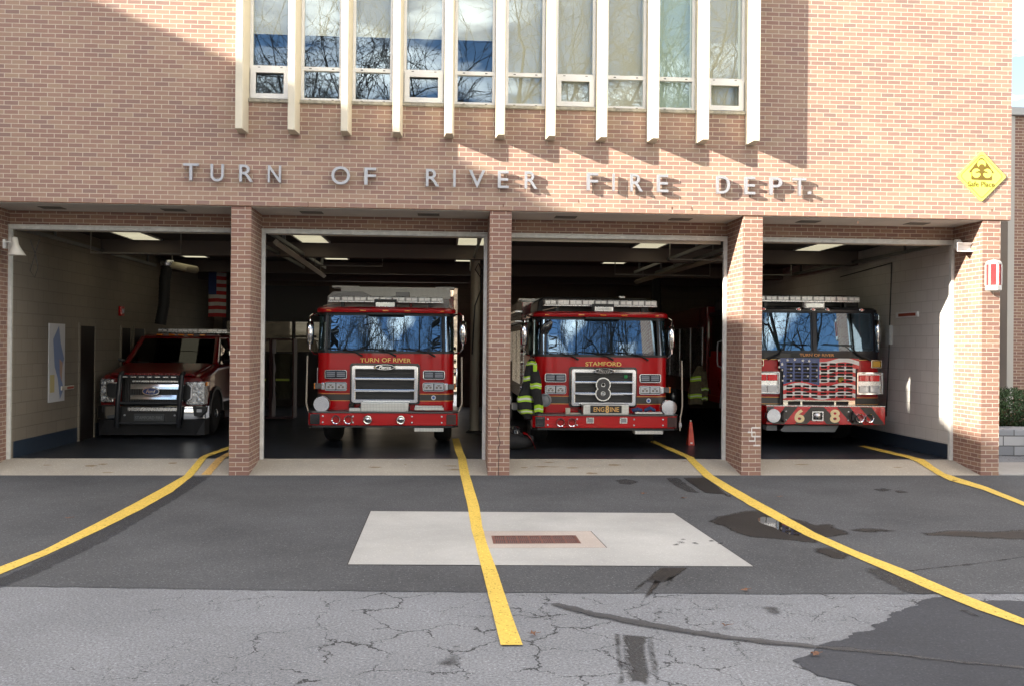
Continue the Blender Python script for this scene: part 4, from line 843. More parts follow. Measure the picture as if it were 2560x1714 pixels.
def ring_cup(root, name, x, z, y, r, deep=True, m=CHROME, core=BLACKG):
    b = MB()
    if deep: b.lathe([(r, .04), (r, -.03), (r * .93, -.045), (r * .80, -.04), (r * .62, .02), (r * .60, .05)], (x, y, z), 1, 26)
    else: b.lathe([(r, .02), (r, -.03), (r * .9, -.045), (r * .78, -.035), (r * .6, -.05), (r * .3, -.065), (.005, -.07)], (x, y, z), 1, 26)
    h = b.build(name, m, root, smooth=True)
    b = MB()
    if deep: b.lathe([(r * .60, .03), (r * .5, .035)], (x, y, z), 1, 20); b.build('throat', core, h)
    else: b.box(x - r * .7, x + r * .7, y - .074, y - .06, z - .008, z + .008); b.build('handle', core, h, bevel=.003)
    return h
def siren(root, x, z, y, r):
    b = MB(); b.lathe([(r * .8, .16), (r, .10), (r, -.02), (r * .94, -.045), (r * .80, -.04), (r * .78, -.02), (r * .60, -.02), (r * .57, -.035), (r * .38, -.035), (r * .36, -.02), (r * .18, -.03), (.004, -.035)], (x, y, z), 1, 32)
    h = b.build('siren_speaker', mat('dull_speaker_metal', (.19, .19, .20), .38, .8), root, smooth=True); b = MB(); b.lathe([(r * 1.03, .0), (r * 1.03, -.03), (r * .96, -.05)], (x, y, z), 1, 32); b.v = b.v; b.build('rim', CHROME, h, smooth=True); return h
def light_bar(root, x0, x1, z0, z1, y, dark_end=True, segs=9):
    b = MB(); b.box(x0, x1, y, y + .30, z0 - .02, z0); b.box(x0 + .02, x1 - .02, y + .03, y + .28, z1 - .008, z1); lb = b.build('light_bar', ALU, root, bevel=.004)
    w_ = (x1 - x0) / segs
    for i in range(segs):
        b = MB(); b.box(x0 + w_ * i + .006, x0 + w_ * (i + 1) - .006, y + .005, y + .29, z0 + .001, z1 - .009); l = b.build('lens', LENSG if (dark_end and i == 0) else BARL, lb, bevel=.006)
        b = MB()
        for q in (.28, .72): xx = x0 + w_ * (i + q); b.box(xx - w_ * .17, xx + w_ * .17, y - .001, y + .004, z0 + .018, z1 - .026)
        b.build('led_module', LEDM, l)
    b = MB()
    for xx in (x0 + .25, x1 - .25): b.box(xx - .03, xx + .03, y + .08, y + .2, z0 - .16, z0 - .021)
    b.build('foot', BLACKM, lb); return lb
LENSG = mat('grey_lens', (.30, .30, .31), .2, coat=1); LEDM = mat('led_module', (.82, .82, .80), .3, .2)
def mirror_arm(root, s, xin, x, ztop, zbot, zin, y=.15):
    b = MB(); b.tube([(s * xin, y + .25, ztop + .10), (s * (x - .05), y + .1, ztop + .13), (s * x, y, ztop + .08), (s * x, y, ztop)], .016, 8); b.tube([(s * x, y, zbot), (s * x, y, zbot - .08), (s * (x - .06), y + .05, zbot - .16), (s * (xin - .02), y + .2, zin)], .016, 8)
    a = b.build('mirror_arm', CHROME, root, smooth=True)
    b = MB(); rings = []
    for z, k in ((zbot, .55), (zbot + .03, .9), ((zbot + ztop) / 2, 1.0), (ztop - .03, .9), (ztop, .55)):
        rings.append([(s * x + .07 * k * math.cos(2 * PI * q / 14), y + .05 + .075 * k * math.sin(2 * PI * q / 14), z) for q in range(14)])
    b.loft(rings); m_ = b.build('mirror', CHROME, root, smooth=True)
    b = MB(); b.box(s * x - .055, s * x + .055, y + .125, y + .13, zbot + .04, ztop - .04); b.build('mirror_glass', BLACKG, m_)
def windscreen(root, zb, zt, hw, r, bow, rake, split=None, xl=None):
    """one wrap round glass, raked back; the outline follows the cab plan"""
    def outl(z, off, yb=.55):
        k = (z - zb) / (zt - zb); return [(x * (1 - .012 * k), y + rake * k, z) for x, y in plan(hw, r, bow, yb, n=10, off=off)]
    return outl
def engine(name, label, me, root_z, T2=False):
    rt = empty(name, (me.X, me.Y, root_z)); tag(rt, label, 'fire engine')
    HW, CR, BW = 1.22, .24, .035
    zf, zbelt, zt = .66, 1.686, 2.405
    # --- body shell of the cab
    b = MB(); o = plan(HW, CR, BW, 2.6); b.loft([[(x, y, z) for x, y in o] for z in (zf, 1.2, zbelt)]); cab = b.build('cab', RED, rt, smooth=True)
    for s in (-1, 1):
        b = MB(); b.box(s * HW, s * (HW + .012), .45, 1.35, zf + .05, zt - .1) if False else b.rframe(0, 1, 0, 1, .1, 0, 1)
        b = MB(); b.box(s * (HW + .001), s * (HW + .012), .50, 1.45, .78, zbelt - .02); d = b.build('door', RED, rt, bevel=.004)
        b = MB(); b.tube([(s * (HW + .012), .62, 1.05), (s * (HW + .06), .62, 1.07), (s * (HW + .06), .62, 1.4), (s * (HW + .012), .62, 1.42)], .014, 7); b.build('handle', CHROME, d, smooth=True)
    for s in (-1, 1):   # pillars and upper rear of the cab
        b = MB(); b.box(s * HW, s * (HW - .06), .50, .62, zbelt, zt); b.build('cab_side', BLACKG, rt); b = MB(); b.box(s * HW, s * (HW - .06), 1.5, 2.6, zbelt, zt); b.build('cab_side', BLACKG, rt)
    b = MB(); b.box(-HW + .01, HW - .01, 2.5, 2.6, zbelt, zt); b.build('cab_rear', DARK, rt)
    # --- dark cab interior: dash, seats
    b = MB(); b.box(-HW + .08, HW - .08, .30, .75, zbelt - .02, zbelt + .10); b.build('dashboard', BLACKM, rt, bevel=.03)
    for sx in (-.62, .62):
        b = MB(); b.box(sx - .24, sx + .24, 1.25, 1.40, zbelt - .1, zbelt + .42); b.box(sx - .13, sx + .13, 1.27, 1.37, zbelt + .44, zbelt + .60); b.build('seat', mat('seat_fabric', (.05, .06, .055), .8), rt, bevel=.04)
    # --- windscreen
    outl = windscreen(rt, zbelt, zt, HW, CR, .055, .11)
    b = MB(); n = 9; rings = [outl(zbelt + .012 + (zt - zbelt - .024) * i / n, .003) for i in range(n + 1)]; b.loft(rings, closed=False, cap=False); b.build('windscreen', TGLASS, rt, smooth=True)
    b = MB()
    for za, zb_ in ((zbelt - .004, zbelt + .038), (zt - .055, zt)):
        b.loft([outl(za, .012), outl(zb_, .012), outl(zb_, -.01), outl(za, -.01)], closed=False, cap=False)
    b.build('windscreen_gasket', BLACKM, rt, smooth=True)
    for s in (-1, 1):
        b = MB(); xg = s * (1.045)
        b.add([(xg - .022, yfront(xg, HW, CR, .055) - .012, zbelt), (xg + .022, yfront(xg, HW, CR, .055) - .006, zbelt), (xg * .988 + .022, yfront(xg, HW, CR, .055) + .104, zt), (xg * .988 - .022, yfront(xg, HW, CR, .055) + .098, zt),
               (xg - .022, yfront(xg, HW, CR, .055) + .03, zbelt), (xg + .022, yfront(xg, HW, CR, .055) + .03, zbelt), (xg * .988 + .022, yfront(xg, HW, CR, .055) + .14, zt), (xg * .988 - .022, yfront(xg, HW, CR, .055) + .14, zt)],
              [(0, 1, 2, 3), (4, 7, 6, 5), (0, 4, 5, 1), (1, 5, 6, 2), (2, 6, 7, 3), (3, 7, 4, 0)]); b.build('corner_post', BLACKM, rt)
    # --- roof cap with the red eyebrow
    o1 = [(x, y + .05) for x, y in plan(HW + .035, CR + .03, .09, 2.62)]; o2 = [(x * .985, y + .10) for x, y in plan(HW + .02, CR, .09, 2.6)]
    b = MB(); b.loft([[(x, y, zt - .002) for x, y in o1], [(x, y - .015, zt + .03) for x, y in o1], [(x, y - .012, zt + .06) for x, y in o1], [(x, y, zt + .095) for x, y in o2]]); b.build('cab_roof', RED, rt, smooth=True)
    b = MB(); b.box(-.33, .33, -.085, .0, zt - .04, zt - .005); b.build('camera_housing', BLACKM, rt, bevel=.006)
    for x in (-1.0, -.40, .0, .39, .99):
        yy = .05 - .09 * (1 - (x / 1.0) ** 2) if abs(x) < .99 else .06
        b = MB(); b.box(x - .055, x + .055, yy - .025, yy, zt + .018, zt + .042); b.build('marker_light', AMBER, rt, bevel=.006)
    # --- stripes, lettering
    zs0, zs1 = (.846, .950) if not T2 else (.842, .962)
    band('charcoal_band', STRIPE, rt, zs0, zs1, HW, CR, BW, 2.6)
    for za in (zs0 - .012, zs1 + .008): band('gold_line', GOLD, rt, za, za + .007, HW, CR, BW, 2.6, off=.005)
    gx0, gx1 = (me.x(474), me.x(1078)) if not T2 else (me.x(580), me.x(1180))
    gz0, gz1 = .800, 1.475
    if not T2: text('lettering', 'TURN OF RIVER', me.x(548), me.x(1012), 1.515, 1.590, -.042, .003, GOLD, rt, bold=.012, arch=.010)
    else: text('lettering', 'STAMFORD', me.x(718), me.x(1052), 1.515, 1.590, -.042, .003, GOLD, rt, bold=.012, arch=.010)
    # --- grille
    y0 = -.05
    b = MB(); b.rframe(gx0, gx1, gz0, gz1, .075, y0 - .10, y0 + .10, r=.05); b.build('grille', CHROME, rt, smooth=True, bevel=.012)
    G = rt.children[-1] if False else [c for c in rt.children if c.name.startswith('grille')][0]
    b = MB(); b.rframe(gx0 - .03, gx1 + .03, gz0 - .02, gz1 + .03, .05, y0 - .02, y0 + .08, r=.05); b.build('grille_surround', BLACKG, G, smooth=True)
    b = MB(); b.box(gx0 + .03, gx1 - .03, y0 - .01, y0 + .03, gz0 + .03, gz1 - .03); b.build('mesh', BLACKM, G)
    hgt = gz1 - gz0
    for q in (.335, .64):
        z = gz0 + hgt * q; b = MB(); b.box(gx0 + .05, gx1 - .05, y0 - .105, y0 - .02, z - .022, z + .022); b.build('bar', CHROME, G, bevel=.01)
    for i in range(9): 
        z = gz0 + .09 + (hgt - .17) * i / 8; b = MB(); b.box(gx0 + .07, gx1 - .07, y0 - .03, y0 - .012, z - .004, z + .004); b.build('slat', BLACKG, G)
    # oval badge with the maker's script
    cx = (gx0 + gx1) / 2; cz = gz1 - .035
    def ov(rx, rz, y): return [(cx + rx * math.cos(2 * PI * k / 36), y, cz + rz * math.sin(2 * PI * k / 36)) for k in range(36)]
    b = MB(); b.loft([ov(.20, .058, y0 - .09), ov(.20, .058, y0 - .125), ov(.185, .046, y0 - .135)]); b.build('badge', CHROME, G, smooth=True)
    b = MB(); b.loft([ov(.150, .040, y0 - .1352), ov(.148, .039, y0 - .139)]); b.build('badge_plate', BLACKM, G)
    text('badge_script', 'Pierce', cx - .105, cx + .11, cz - .030, cz + .028, y0 - .1395, .003, CHROME, G, bold=.015, shear=.35)
    # --- lamps
    if not T2: U = [(225, 430, 858, 940), (1120, 1320, 846, 930)]; L = [(225, 430, 965, 1047), (1118, 1320, 958, 1040)]
    else: U = [(340, 541, 824, 907), (1224, 1424, 834, 917)]; L = [(342, 543, 936, 1018), (1221, 1424, 943, 1025)]
    for k, (a, c, d, e) in enumerate(U): x0_, x1_ = me.x(a, -.03), me.x(c, -.03); lamp_pair(rt, 'warning_light', x0_, x1_, 1.225, 1.385, yfront((x0_ + x1_) / 2, HW, CR, BW) + .0, LENSD)
    for k, (a, c, d, e) in enumerate(L): x0_, x1_ = me.x(a, -.03), me.x(c, -.03); lamp_pair(rt, 'headlight', x0_, x1_, 1.012, 1.172, yfront((x0_ + x1_) / 2, HW, CR, BW) + .0, LENS)
    for s in ((-1, 1) if not T2 else (1,)):
        b = MB(); b.box(s * 1.07, s * 1.12, -.06, .06, 1.03, 1.155); b.build('side_bracket', CHROME, rt, bevel=.01)
        b = MB(); b.box(s * 1.12, s * 1.235, -.03, .10, 1.045, 1.14); b.build('turn_signal', mat('smoke_grey', (.10, .095, .09), .3), rt, bevel=.01)
        b = MB(); b.box(s * 1.235, s * 1.26, .0, .12, 1.04, 1.145); b.build('side_marker', AMBER, rt, bevel=.006)
    # crest sticker
    bx = me.x(1218 if not T2 else 1315, -.03); b = MB(); b.lathe([(.042, 0), (.040, -.003)], (bx, yfront(bx, HW, CR, BW) - .006, .898), 1, 20); cst = b.build('crest', WHITE, rt)
    b = MB()
    for k in range(6): a = PI * k / 6; b.box(-.028, .028, -.0005, 0, -.004, .004); m4 = Matrix.Rotation(a, 3, 'Y'); b.v[-8:] = [tuple(m4 @ Vector(v)) for v in b.v[-8:]]
    b.v = [(x + bx, y - .0003 * (i // 8) + yfront(bx, HW, CR, BW) - .0102, z + .898) for i, (x, y, z) in enumerate(b.v)]; b.build('star', mat('crest_blue', (.05, .12, .40), .4), cst)
    # --- bumper
    yb = -.46; bh = 1.30
    def bp(off, z, y0_=0): return [(x, y, z) for x, y in [(-bh - off, .0), (-bh - off, yb + .10), (-bh + .08, yb - off), (bh - .08, yb - off), (bh + off, yb + .10), (bh + off, .0)]]
    b = MB(); b.loft([bp(0, .432), bp(0, .646)]); B_ = b.build('bumper', RED, rt, bevel=.012)
    b = MB(); b.loft([bp(.008, .398), bp(.008, .431)]); b.build('lower_lip', BLACKM, B_)
    b = MB(); b.loft([bp(.012, .6465), bp(.012, .674)]); b.build('deck', mat('dark_tread', (.10, .10, .10), .4, .6), B_, bevel=.004)
    for x in ((-1.175, 1.185)): b = MB(); b.box(x - .085, x + .085, yb - .012, yb + .01, .45, .63); b.box(x - .06, x + .06, yb - .018, yb - .0125, .475, .605); b.build('corner_light', BLACKG if x < 0 else mat('dark_lens', (.05, .02, .02), .3), B_, bevel=.004)
    rv = [(-.95, .0), (-.44, .0), (.44, .0), (.94, .0)]
    b = MB()
    for x in (-1.04, -.52, .50, 1.02):
        for z in (.485, .59): b = MB(); b.lathe([(.017, 0), (.015, -.01), (.004, -.014)], (x, yb - .001, z), 1, 10); b.build('bolt', LENS, B_)
    hz_ = .535
    if not T2:
        hx = [me.x(333, yb), me.x(445, yb)]; kx = [me.x(621, yb), me.x(923, yb)]
        for x in kx: ring_cup(rt, 'tow_cap', x, hz_, yb - .01, .080, False)
        siren(rt, me.x(200, -.3), .79, -.30, .140)
    else:
        hx = [me.x(491, yb), me.x(597, yb)]
        for x in (me.x(768, yb), me.x(1080, yb)): 
            b = MB(); b.rframe(x - .065, x + .065, hz_ - .045 + .03, hz_ + .085 + .0, .014, yb - .02, yb + .01, r=.006); e_ = b.build('recess_frame', ALU, rt); b = MB(); b.box(x - .052, x + .052, yb - .006, yb - .002, hz_, hz_ + .072); b.build('recess_panel', LENSG, e_)
        siren(rt, me.x(1502, -.3), .79, -.30, .140)
    for x in hx: ring_cup(rt, 'air_horn', x, hz_, yb - .01, .078)
    # step plates on and under the bumper
    b = MB(); b.box(me.x(1045, yb), me.x(1312, yb), yb - .03, yb + .2, .33, .392) if not T2 else b.box(me.x(1185, yb), me.x(1446, yb), yb - .03, yb + .2, .33, .392); b.build('step', DP, rt, bevel=.004)
    if not T2:
        b = MB(); b.box(me.x(555, yb), me.x(990, yb), yb + .0, yb + .22, .675, .822); b.build('hose_box', DP, rt, bevel=.006)
        b = MB(); b.box(me.x(1045, yb), me.x(1312, yb), yb + .02, yb + .25, .70, .745); b.box(me.x(1050, yb), me.x(1300, yb), yb + .04, yb + .25, .748, .775); b.build('tread', DP, rt, bevel=.004)
        b = MB(); b.box(me.x(448, yb), me.x(553, yb), yb + .03, yb + .2, .675, .73); b.build('tread', DP, rt, bevel=.004)
        b = MB(); b.box(me.x(455), me.x(500), -.2, -.05, .70, .80); b.build('hose_bracket', DARK, rt, bevel=.02)
    else:
        b = MB(); b.box(me.x(703, yb), me.x(1130, yb), yb + .0, yb + .22, .675, .845); b.build('hose_box', DP, rt, bevel=.006)
        x0_, x1_ = me.x(770, yb), me.x(1062, yb); b = MB(); b.box(x0_, x1_, yb - .02, yb - .002, .70, .835); pl_ = b.build('name_plate', BLACKM, rt, bevel=.004)
        ENG = mat('engraved_gold', (.72, .42, .12), .45)
        w_ = x1_ - x0_; text('words', 'ENG', x0_ + w_ * .10, x0_ + w_ * .44, .725, .808, -.023 + yb, .003, ENG, pl_, bold=.012)
        text('words', 'INE', x0_ + w_ * .62, x0_ + w_ * .91, .725, .808, -.023 + yb, .003, ENG, pl_, bold=.012)
        text('numeral', '8', x0_ + w_ * .475, x0_ + w_ * .59, .705, .830, -.023 + yb, .006, mat('numeral_gold', (.80, .50, .16), .4), pl_, bold=.03)
        # big numeral on the grille
        x0_, x1_ = me.x(812, -.15), me.x(958, -.15)
        o_ = text('big_numeral', '8', x0_ - .0, x1_ + .0, .895, 1.320, y0 - .118, .02, ALU, G, bold=.05)
        text('numeral_face', '8', x0_ + .020, x1_ - .020, .915, 1.300, y0 - .139, .008, mat('numeral_grey', (.05, .05, .052), .5), G, bold=.03)
        cx_ = me.x(1100, -.1); 
        for q in range(4): b = MB(); a = PI / 4 + PI / 2 * q; b.lathe([(.020, 0), (.018, -.004)], (cx_ + .017 * math.cos(a), y0 - .032 - .001 * q, 1.335 + .017 * math.sin(a)), 1, 12); b.build('shamrock', mat('shamrock_green', (.02, .30, .08), .5), G)
        b = MB(); b.box(me.x(1190, yb), me.x(1446, yb), yb + .02, yb + .25, .685, .72); b.build('tread', DP, rt, bevel=.004)
        SB = mat('blue_strap', (.03, .06, .16), .8)
        for i, (a, c) in enumerate(((1175, 1262), (1290, 1385))):
            b = MB(); xa, xb = me.x(a, yb), me.x(c, yb); b.tube([(xa, yb + .12, .74), ((xa + xb) / 2, yb + .08, .765 + .02 * i), (xb, yb + .12, .745)], [.03, .036, .028], 8); b.build('webbing', SB, rt, smooth=True)
        b = MB(); b.box(me.x(548, yb), me.x(690, yb), yb + .1, yb + .3, .675, .69); b.box(me.x(548, yb), me.x(590, yb), yb + .1, yb + .16, .69, .78); b.build('tray', CREAM, rt)
    # --- wipers
    for px in ((560, 865, 1220) if not T2 else (640, 965, 1290)):
        x = me.x(px); b = MB(); b.tube([(x + .02, -.07, 1.63), (x - .12, -.09, 1.70), (x - .30, -.10, 1.745)], [.018, .012, .008], 6); b.tube([(x - .62, -.07 + .02, 1.772), (x - .30, -.105, 1.755), (x + .02, -.10, 1.742)], .008, 6); b.build('wiper', BLACKM, rt, smooth=True)
    # --- mirrors and grab rails
    if not T2: mirror_arm(rt, -1, 1.22, 1.36, me.z(415), me.z(628), 1.66); mirror_arm(rt, 1, 1.22, 1.385, me.z(398), me.z(612), 1.68)
    else: mirror_arm(rt, -1, 1.22, 1.42, me.z(372) + .03, me.z(590) + .03, 1.66); mirror_arm(rt, 1, 1.22, 1.31, me.z(385) + .03, me.z(610) + .03, 1.68)
    rails = ((-1, 1.375),(1, 1.365)) if not T2 else ((1, 1.46),)
    RAIL = mat('tan_rubber_rail', (.42, .37, .29), .5)
    for s, xr in rails:
        b = MB(); b.tube([(s * xr, -.02, 1.63), (s * (xr + .01), -.04, .80), (s * (xr - .03), -.15, .70), (s * (xr - .09), -.30, .60), (s * (xr - .10), -.32, .38)], .014, 8); b.build('grab_rail', RAIL, rt, smooth=True)
        b = MB(); b.box(s * (xr - .12), s * (xr - .07), -.34, -.29, .44, .52); b.build('rail_mount', STEEL, rt, bevel=.005)
    # --- roof gear
    if not T2:
        light_bar(rt, me.x(248, .35), me.x(1300, .35), me.z(232, .35), me.z(188, .35), .35)
        AC = mat('roof_unit_grey', (.36, .36, .36), .5)
        b = MB(); xa, xb = me.x(240, .75), me.x(650, .75); zt_ = me.z(147, .75); b.prism([(xa, zt + .10), (xb + .1, zt + .10), (xb, zt_ - .08), (xb - .18, zt_), (xa + .10, zt_), (xa, zt_ - .1)], 1, .75, 1.5); b.build('roof_unit', AC, rt, bevel=.02)
        b = MB(); xa, xb = me.x(865, .75), me.x(990, .75); b.box(xa, xb, .75, 1.0, zt + .1, me.z(143, .75)); b.box(me.x(1015, .75), me.x(1350, .75), .75, 1.1, zt + .1, me.z(205, .75)); b.build('roof_unit', AC, rt, bevel=.015)
        b = MB(); b.tube([(me.x(195), .15, zt + .11), (me.x(360), .5, zt + .20)], .010, 5); b.build('antenna', RAIL, rt)
    else:
        light_bar(rt, me.x(332, .35), me.x(1385, .35), me.z(208, .35) + .03, me.z(158, .35) + .03, .35)
        b = MB(); b.prism([(-1.12, zt + .1), (1.05, zt + .1), (1.0, me.z(125, .9)), (-1.0, me.z(120, .9)), (-1.1, me.z(160, .9))], 1, .9, 2.4); b.build('roof_unit', BLACKM, rt, bevel=.03)
        b = MB(); b.box(me.x(1030, .9), me.x(1090, .9), .95, 1.1, me.z(125, .9) + .001, me.z(103, .9)); b.build('roof_beacon', LENS, rt, bevel=.01)
        b = MB(); b.tube([(me.x(325), .15, zt + .11), (me.x(505), .5, zt + .20)], .010, 5); b.build('antenna', RAIL, rt)
        b = MB(); b.lathe([(.10, 0), (.11, -.03), (.06, -.06)], (me.x(355, .1), .0, 2.21), 1, 16); b.v = [(x + (y) * .6, y, z - (x - me.x(355, .1)) * -.7) for x, y, z in b.v]; b.build('spot_mirror', BLACKG, rt, smooth=True)
    x = me.x(768) if not T2 else me.x(890); b = MB(); b.box(x - .17, x + .17, .02, .10, zt + .10, zt + .185); cl = b.build('centre_light', ALU, rt, bevel=.006)
    b = MB(); b.box(x - .155, x + .155, .012, .019, zt + .112, zt + .172); b.build('lens', LENS, cl)
    b = MB(); b.box(x - .2, x + .2, .101, .16, zt + .09, zt + .24); b.build('bracket', BLACKM, cl)
    # --- pump body behind the cab
    b = MB(); b.box(-1.24, 1.24, 2.75, 8.6, .75, 2.35); b.box(-1.24, 1.24, 3.1, 8.6, 2.35, 2.86); by = b.build('rear_body', RED_D, rt, bevel=.02)
    TP = plate_tan(); TP.node_tree.nodes['Principled BSDF'].inputs['Roughness'].default_value = .45
    b = MB(); zt2 = me.z(105, 3.0) + (0 if not T2 else -.10); b.box(-1.12 if not T2 else -1.25, 1.16, 3.0, 3.09, 2.80, zt2); b.build('tread_plate_front', TP, by)
    b = MB(); b.box(-1.3, -.75, 2.96, 3.4, zt2 - .02, zt2 + .02); b.box(.85, 1.25, 2.96, 3.4, zt2 - .02, zt2 + .02); b.build('tread_plate_lip', TP, by)
    for s in (-1, 1):
        for i in range(4):
            b = MB(); ya = 3.2 + i * 1.3; b.box(s * 1.241, s * 1.252, ya, ya + 1.15, 1.05 if i != 2 else 1.5, 2.2); b.build('shutter', ALU, by, bevel=.004)
        b = MB(); b.box(s * 1.0, s * 1.235, 2.62, 2.74, .8, 2.3); b.build('pump_panel', ALU, by)
        for z in (1.0, 1.25, 1.5, 1.75): b = MB(); b.lathe([(.05, 0), (.05, s * .05), (.02, s * .06)], (s * 1.236, 2.68, z), 0, 12); b.build('gauge', CHROME, by)
        wheel(rt, s * 1.20, 1.35, .52, .32); wheel(rt, s * 1.20, 6.6, .52, .32)
    b = MB(); b.box(-.45, .45, -.2, 8.4, .42, .74); b.box(-1.1, 1.1, .15, .8, .45, .66); b.box(-1.0, 1.0, 1.1, 1.5, .40, .60); b.build('chassis', BLACKM, rt)
    return rt
m1 = Me((750, 690), 3.6465, 776, 2.60, .15); e1 = engine('fire_engine', 'red fire engine lettered TURN OF RIVER with chrome grille, in the second bay', m1, .15)
m2 = Me((1270, 710), 3.734, 880, 2.62, .13); e2 = engine('fire_engine', 'red fire engine lettered STAMFORD with a big 8 on its grille, in the third bay', m2, .115, True)
# second engine: gear along its visible left flank
for i, z in enumerate((2.55, 2.35)):
    b = MB(); b.box(-1.42, -1.26, 2.6, 8, z, z + .05); b.build('ladder_rail', RAIL_ if False else ALU, e2, bevel=.01)
b = MB(); b.box(-1.45, -1.22, 2.5, 2.9, .55, .68); b.build('side_step', DP, e2, bevel=.006)
b = MB(); b.lathe([(.115, .02), (.12, -.03), (.09, -.05), (.085, -.03), (.03, -.04), (.005, -.045)], (m2.x(344, -.1), -.1, .905), 1, 24); b.build('round_speaker', mat('speaker_grey', (.20, .21, .23), .45), e2, smooth=True)
# ------------------------------------------------------------------ the 68 truck
def truck68():
    me = Me((1860, 720), 3.921, 712, 2.95, .15); rt = empty('fire_truck', (me.X, me.Y, .15), -.035); tag(rt, 'red and black fire truck numbered 68 with a flag patterned grille, in the rightmost bay', 'fire truck')
    X, Z = me.x, me.z; HW, CR, BW = 1.225, .16, .03
    z_b, z_belt, z_ws0, z_ws1, z_top = .66, Z(695), Z(622), Z(240), Z(190)
    b = MB(); o = plan(HW, CR, BW, 3.4); b.loft([[(x, y, z) for x, y in o] for z in (z_b, 1.2, z_belt)]); b.build('cab', RED, rt, smooth=True)
    BK = mat('black_cab_paint', (.008, .008, .012), .3, spec=.3, coat=.12)
    b = MB(); b.loft([[(x, y, z) for x, y in o] for z in (z_belt + .001, z_ws0 + .005)]); b.build('cab_belt', BK, rt, smooth=True)
    band('gold_line', GOLD, rt, z_belt - .012, z_belt - .002, HW, CR, BW, 3.4)
    # windscreen: two panes in black frame, raked
    zt = z_ws1 + .01
    def O(z, off=0, yb=1.0): k = (z - z_ws0) / (zt - z_ws0); return [(x * (1 - .02 * k), y + .09 * k, z) for x, y in plan(HW, CR, .02, yb, n=8, off=off)]
    b = MB(); b.loft([O(z_ws0 + (zt - z_ws0) * i / 6, .0) for i in range(7)], closed=False, cap=False); b.build('windscreen', TGLASS, rt, smooth=True)
    def yf(x, z): return yfront(x, HW, CR, .02) + .09 * (z - z_ws0) / (zt - z_ws0)
    for xa, xb, nm in ((X(150), X(668), 0), (X(692), X(1288) if False else 1.10, 1)):
        if nm == 0: xa = -1.10
        # frame around each pane as a rounded frame bent on to the glass
        b = MB(); b.rframe(xa - .02, xb + .02, z_ws0 - .03, zt + .03, .05, -.02, .012, r=.09, n=6); b.v = [(x, y + yf(x, z) - .002, z) for x, y, z in b.v]; b.build('window_frame', BK, rt, smooth=True)
    b = MB(); b.box(X(668) - .005, X(692) + .005, -.065, .0, z_ws0, zt); b.v = [(x, y + .09 * (z - z_ws0) / (zt - z_ws0) + .002, z) for x, y, z in b.v]; b.build('centre_post', BK, rt)
    for s in (-1, 1):
        b = MB(); b.loft([[(s * (HW + .004), .10 + .09 * k, z), (s * (HW + .004), .19 + .09 * k, z), (s * (HW - .05), .19 + .09 * k, z), (s * (HW - .05), .12 + .09 * k, z)] for k, z in ((0, z_ws0), (1, zt))]); b.build('side_post', BK, rt)
        b = MB(); b.box(s * (HW - .06), s * HW, .95, 1.15, z_ws0, zt); b.build('cab_side', RED_D, rt); b = MB(); b.box(s * (HW - .06), s * HW, 2.1, 3.4, z_ws0, zt); b.build('cab_side', RED_D, rt)
    # roof
    o1 = [(x * .995, y + .07) for x, y in plan(HW, CR, .06, 3.4)]; o2 = [(x * .96, y + .13) for x, y in plan(HW, CR, .06, 3.4)]
    b = MB(); b.loft([[(x, y, zt) for x, y in o1], [(x, y, (zt + z_top) / 2) for x, y in o1], [(x, y, z_top) for x, y in o2]]); b.build('cab_roof', BK, rt, smooth=True)
    zz = Z(212, 0)
    for px in (195, 530, 670, 810, 1148):
        x = X(px); y = .07 - .06 * (1 - (x / 1.07) ** 2)
        b = MB(); b.lathe([(.045, .03), (.045, -.01), (.036, -.016)], (x, y - .01, zz), 1, 16); b.v = [(x + (vx - x) * 1.15, vy, zz + (vz - zz) * .65) for vx, vy, vz in b.v]; mk = b.build('marker_light', CHROME, rt, smooth=True)
        b = MB(); b.lathe([(.028, 0), (.022, -.012)], (x, y - .027, zz), 1, 14); b.v = [(x + (vx - x) * 1.15, vy, zz + (vz - zz) * .65) for vx, vy, vz in b.v]; b.build('lens', REDLENS, mk)
    light_bar(rt, -1.12, X(1118, .3), Z(128, .3), Z(80, .3), .3, False)
    b = MB(); b.box(-1.15, 1.06, .65, 3.3, z_top, Z(72, .65)); b.build('roof_unit', BLACKM, rt, bevel=.05)
    x = X(682); b = MB(); b.box(X(582), X(780), -.02, .12, Z(202), Z(140)); cl = b.build('centre_light', WHITE, rt, bevel=.01)
    b = MB(); b.box(X(598), X(768), -.03, -.021, Z(192), Z(152)); l_ = b.build('lens', LENS, cl, bevel=.004); b = MB(); b.box(X(600), X(766), -.034, -.031, Z(174), Z(171)); b.box(X(681), X(684), -.034, -.031, Z(170), Z(154)); b.build('divider', STEEL, l_)
    text('lettering', 'TURN OF RIVER', X(538), X(872), Z(668), Z(640), -.034, .003, mat('orange_gold', (.80, .34, .10), .4), rt, bold=.012)
    # flag patterned grille
    gx0, gx1 = X(333), X(1093); xi0, xi1 = X(368), X(1060); gz1, gzs, gz0 = Z(684), Z(796), Z(1090); y0 = -.13
    GM = bpy.data.materials.new('flag_grille'); GM.use_nodes = True; t = GM.node_tree; bs = t.nodes['Principled BSDF']; bs.inputs['Roughness'].default_value = .3; bs.inputs['Coat Weight'].default_value = .6
    uv = nd(t, 'ShaderNodeUVMap'); sx = nd(t, 'ShaderNodeSeparateXYZ'); lk(t, uv.outputs[0], sx.inputs[0])
    W_, H_ = gx1 - gx0, gz1 - gz0
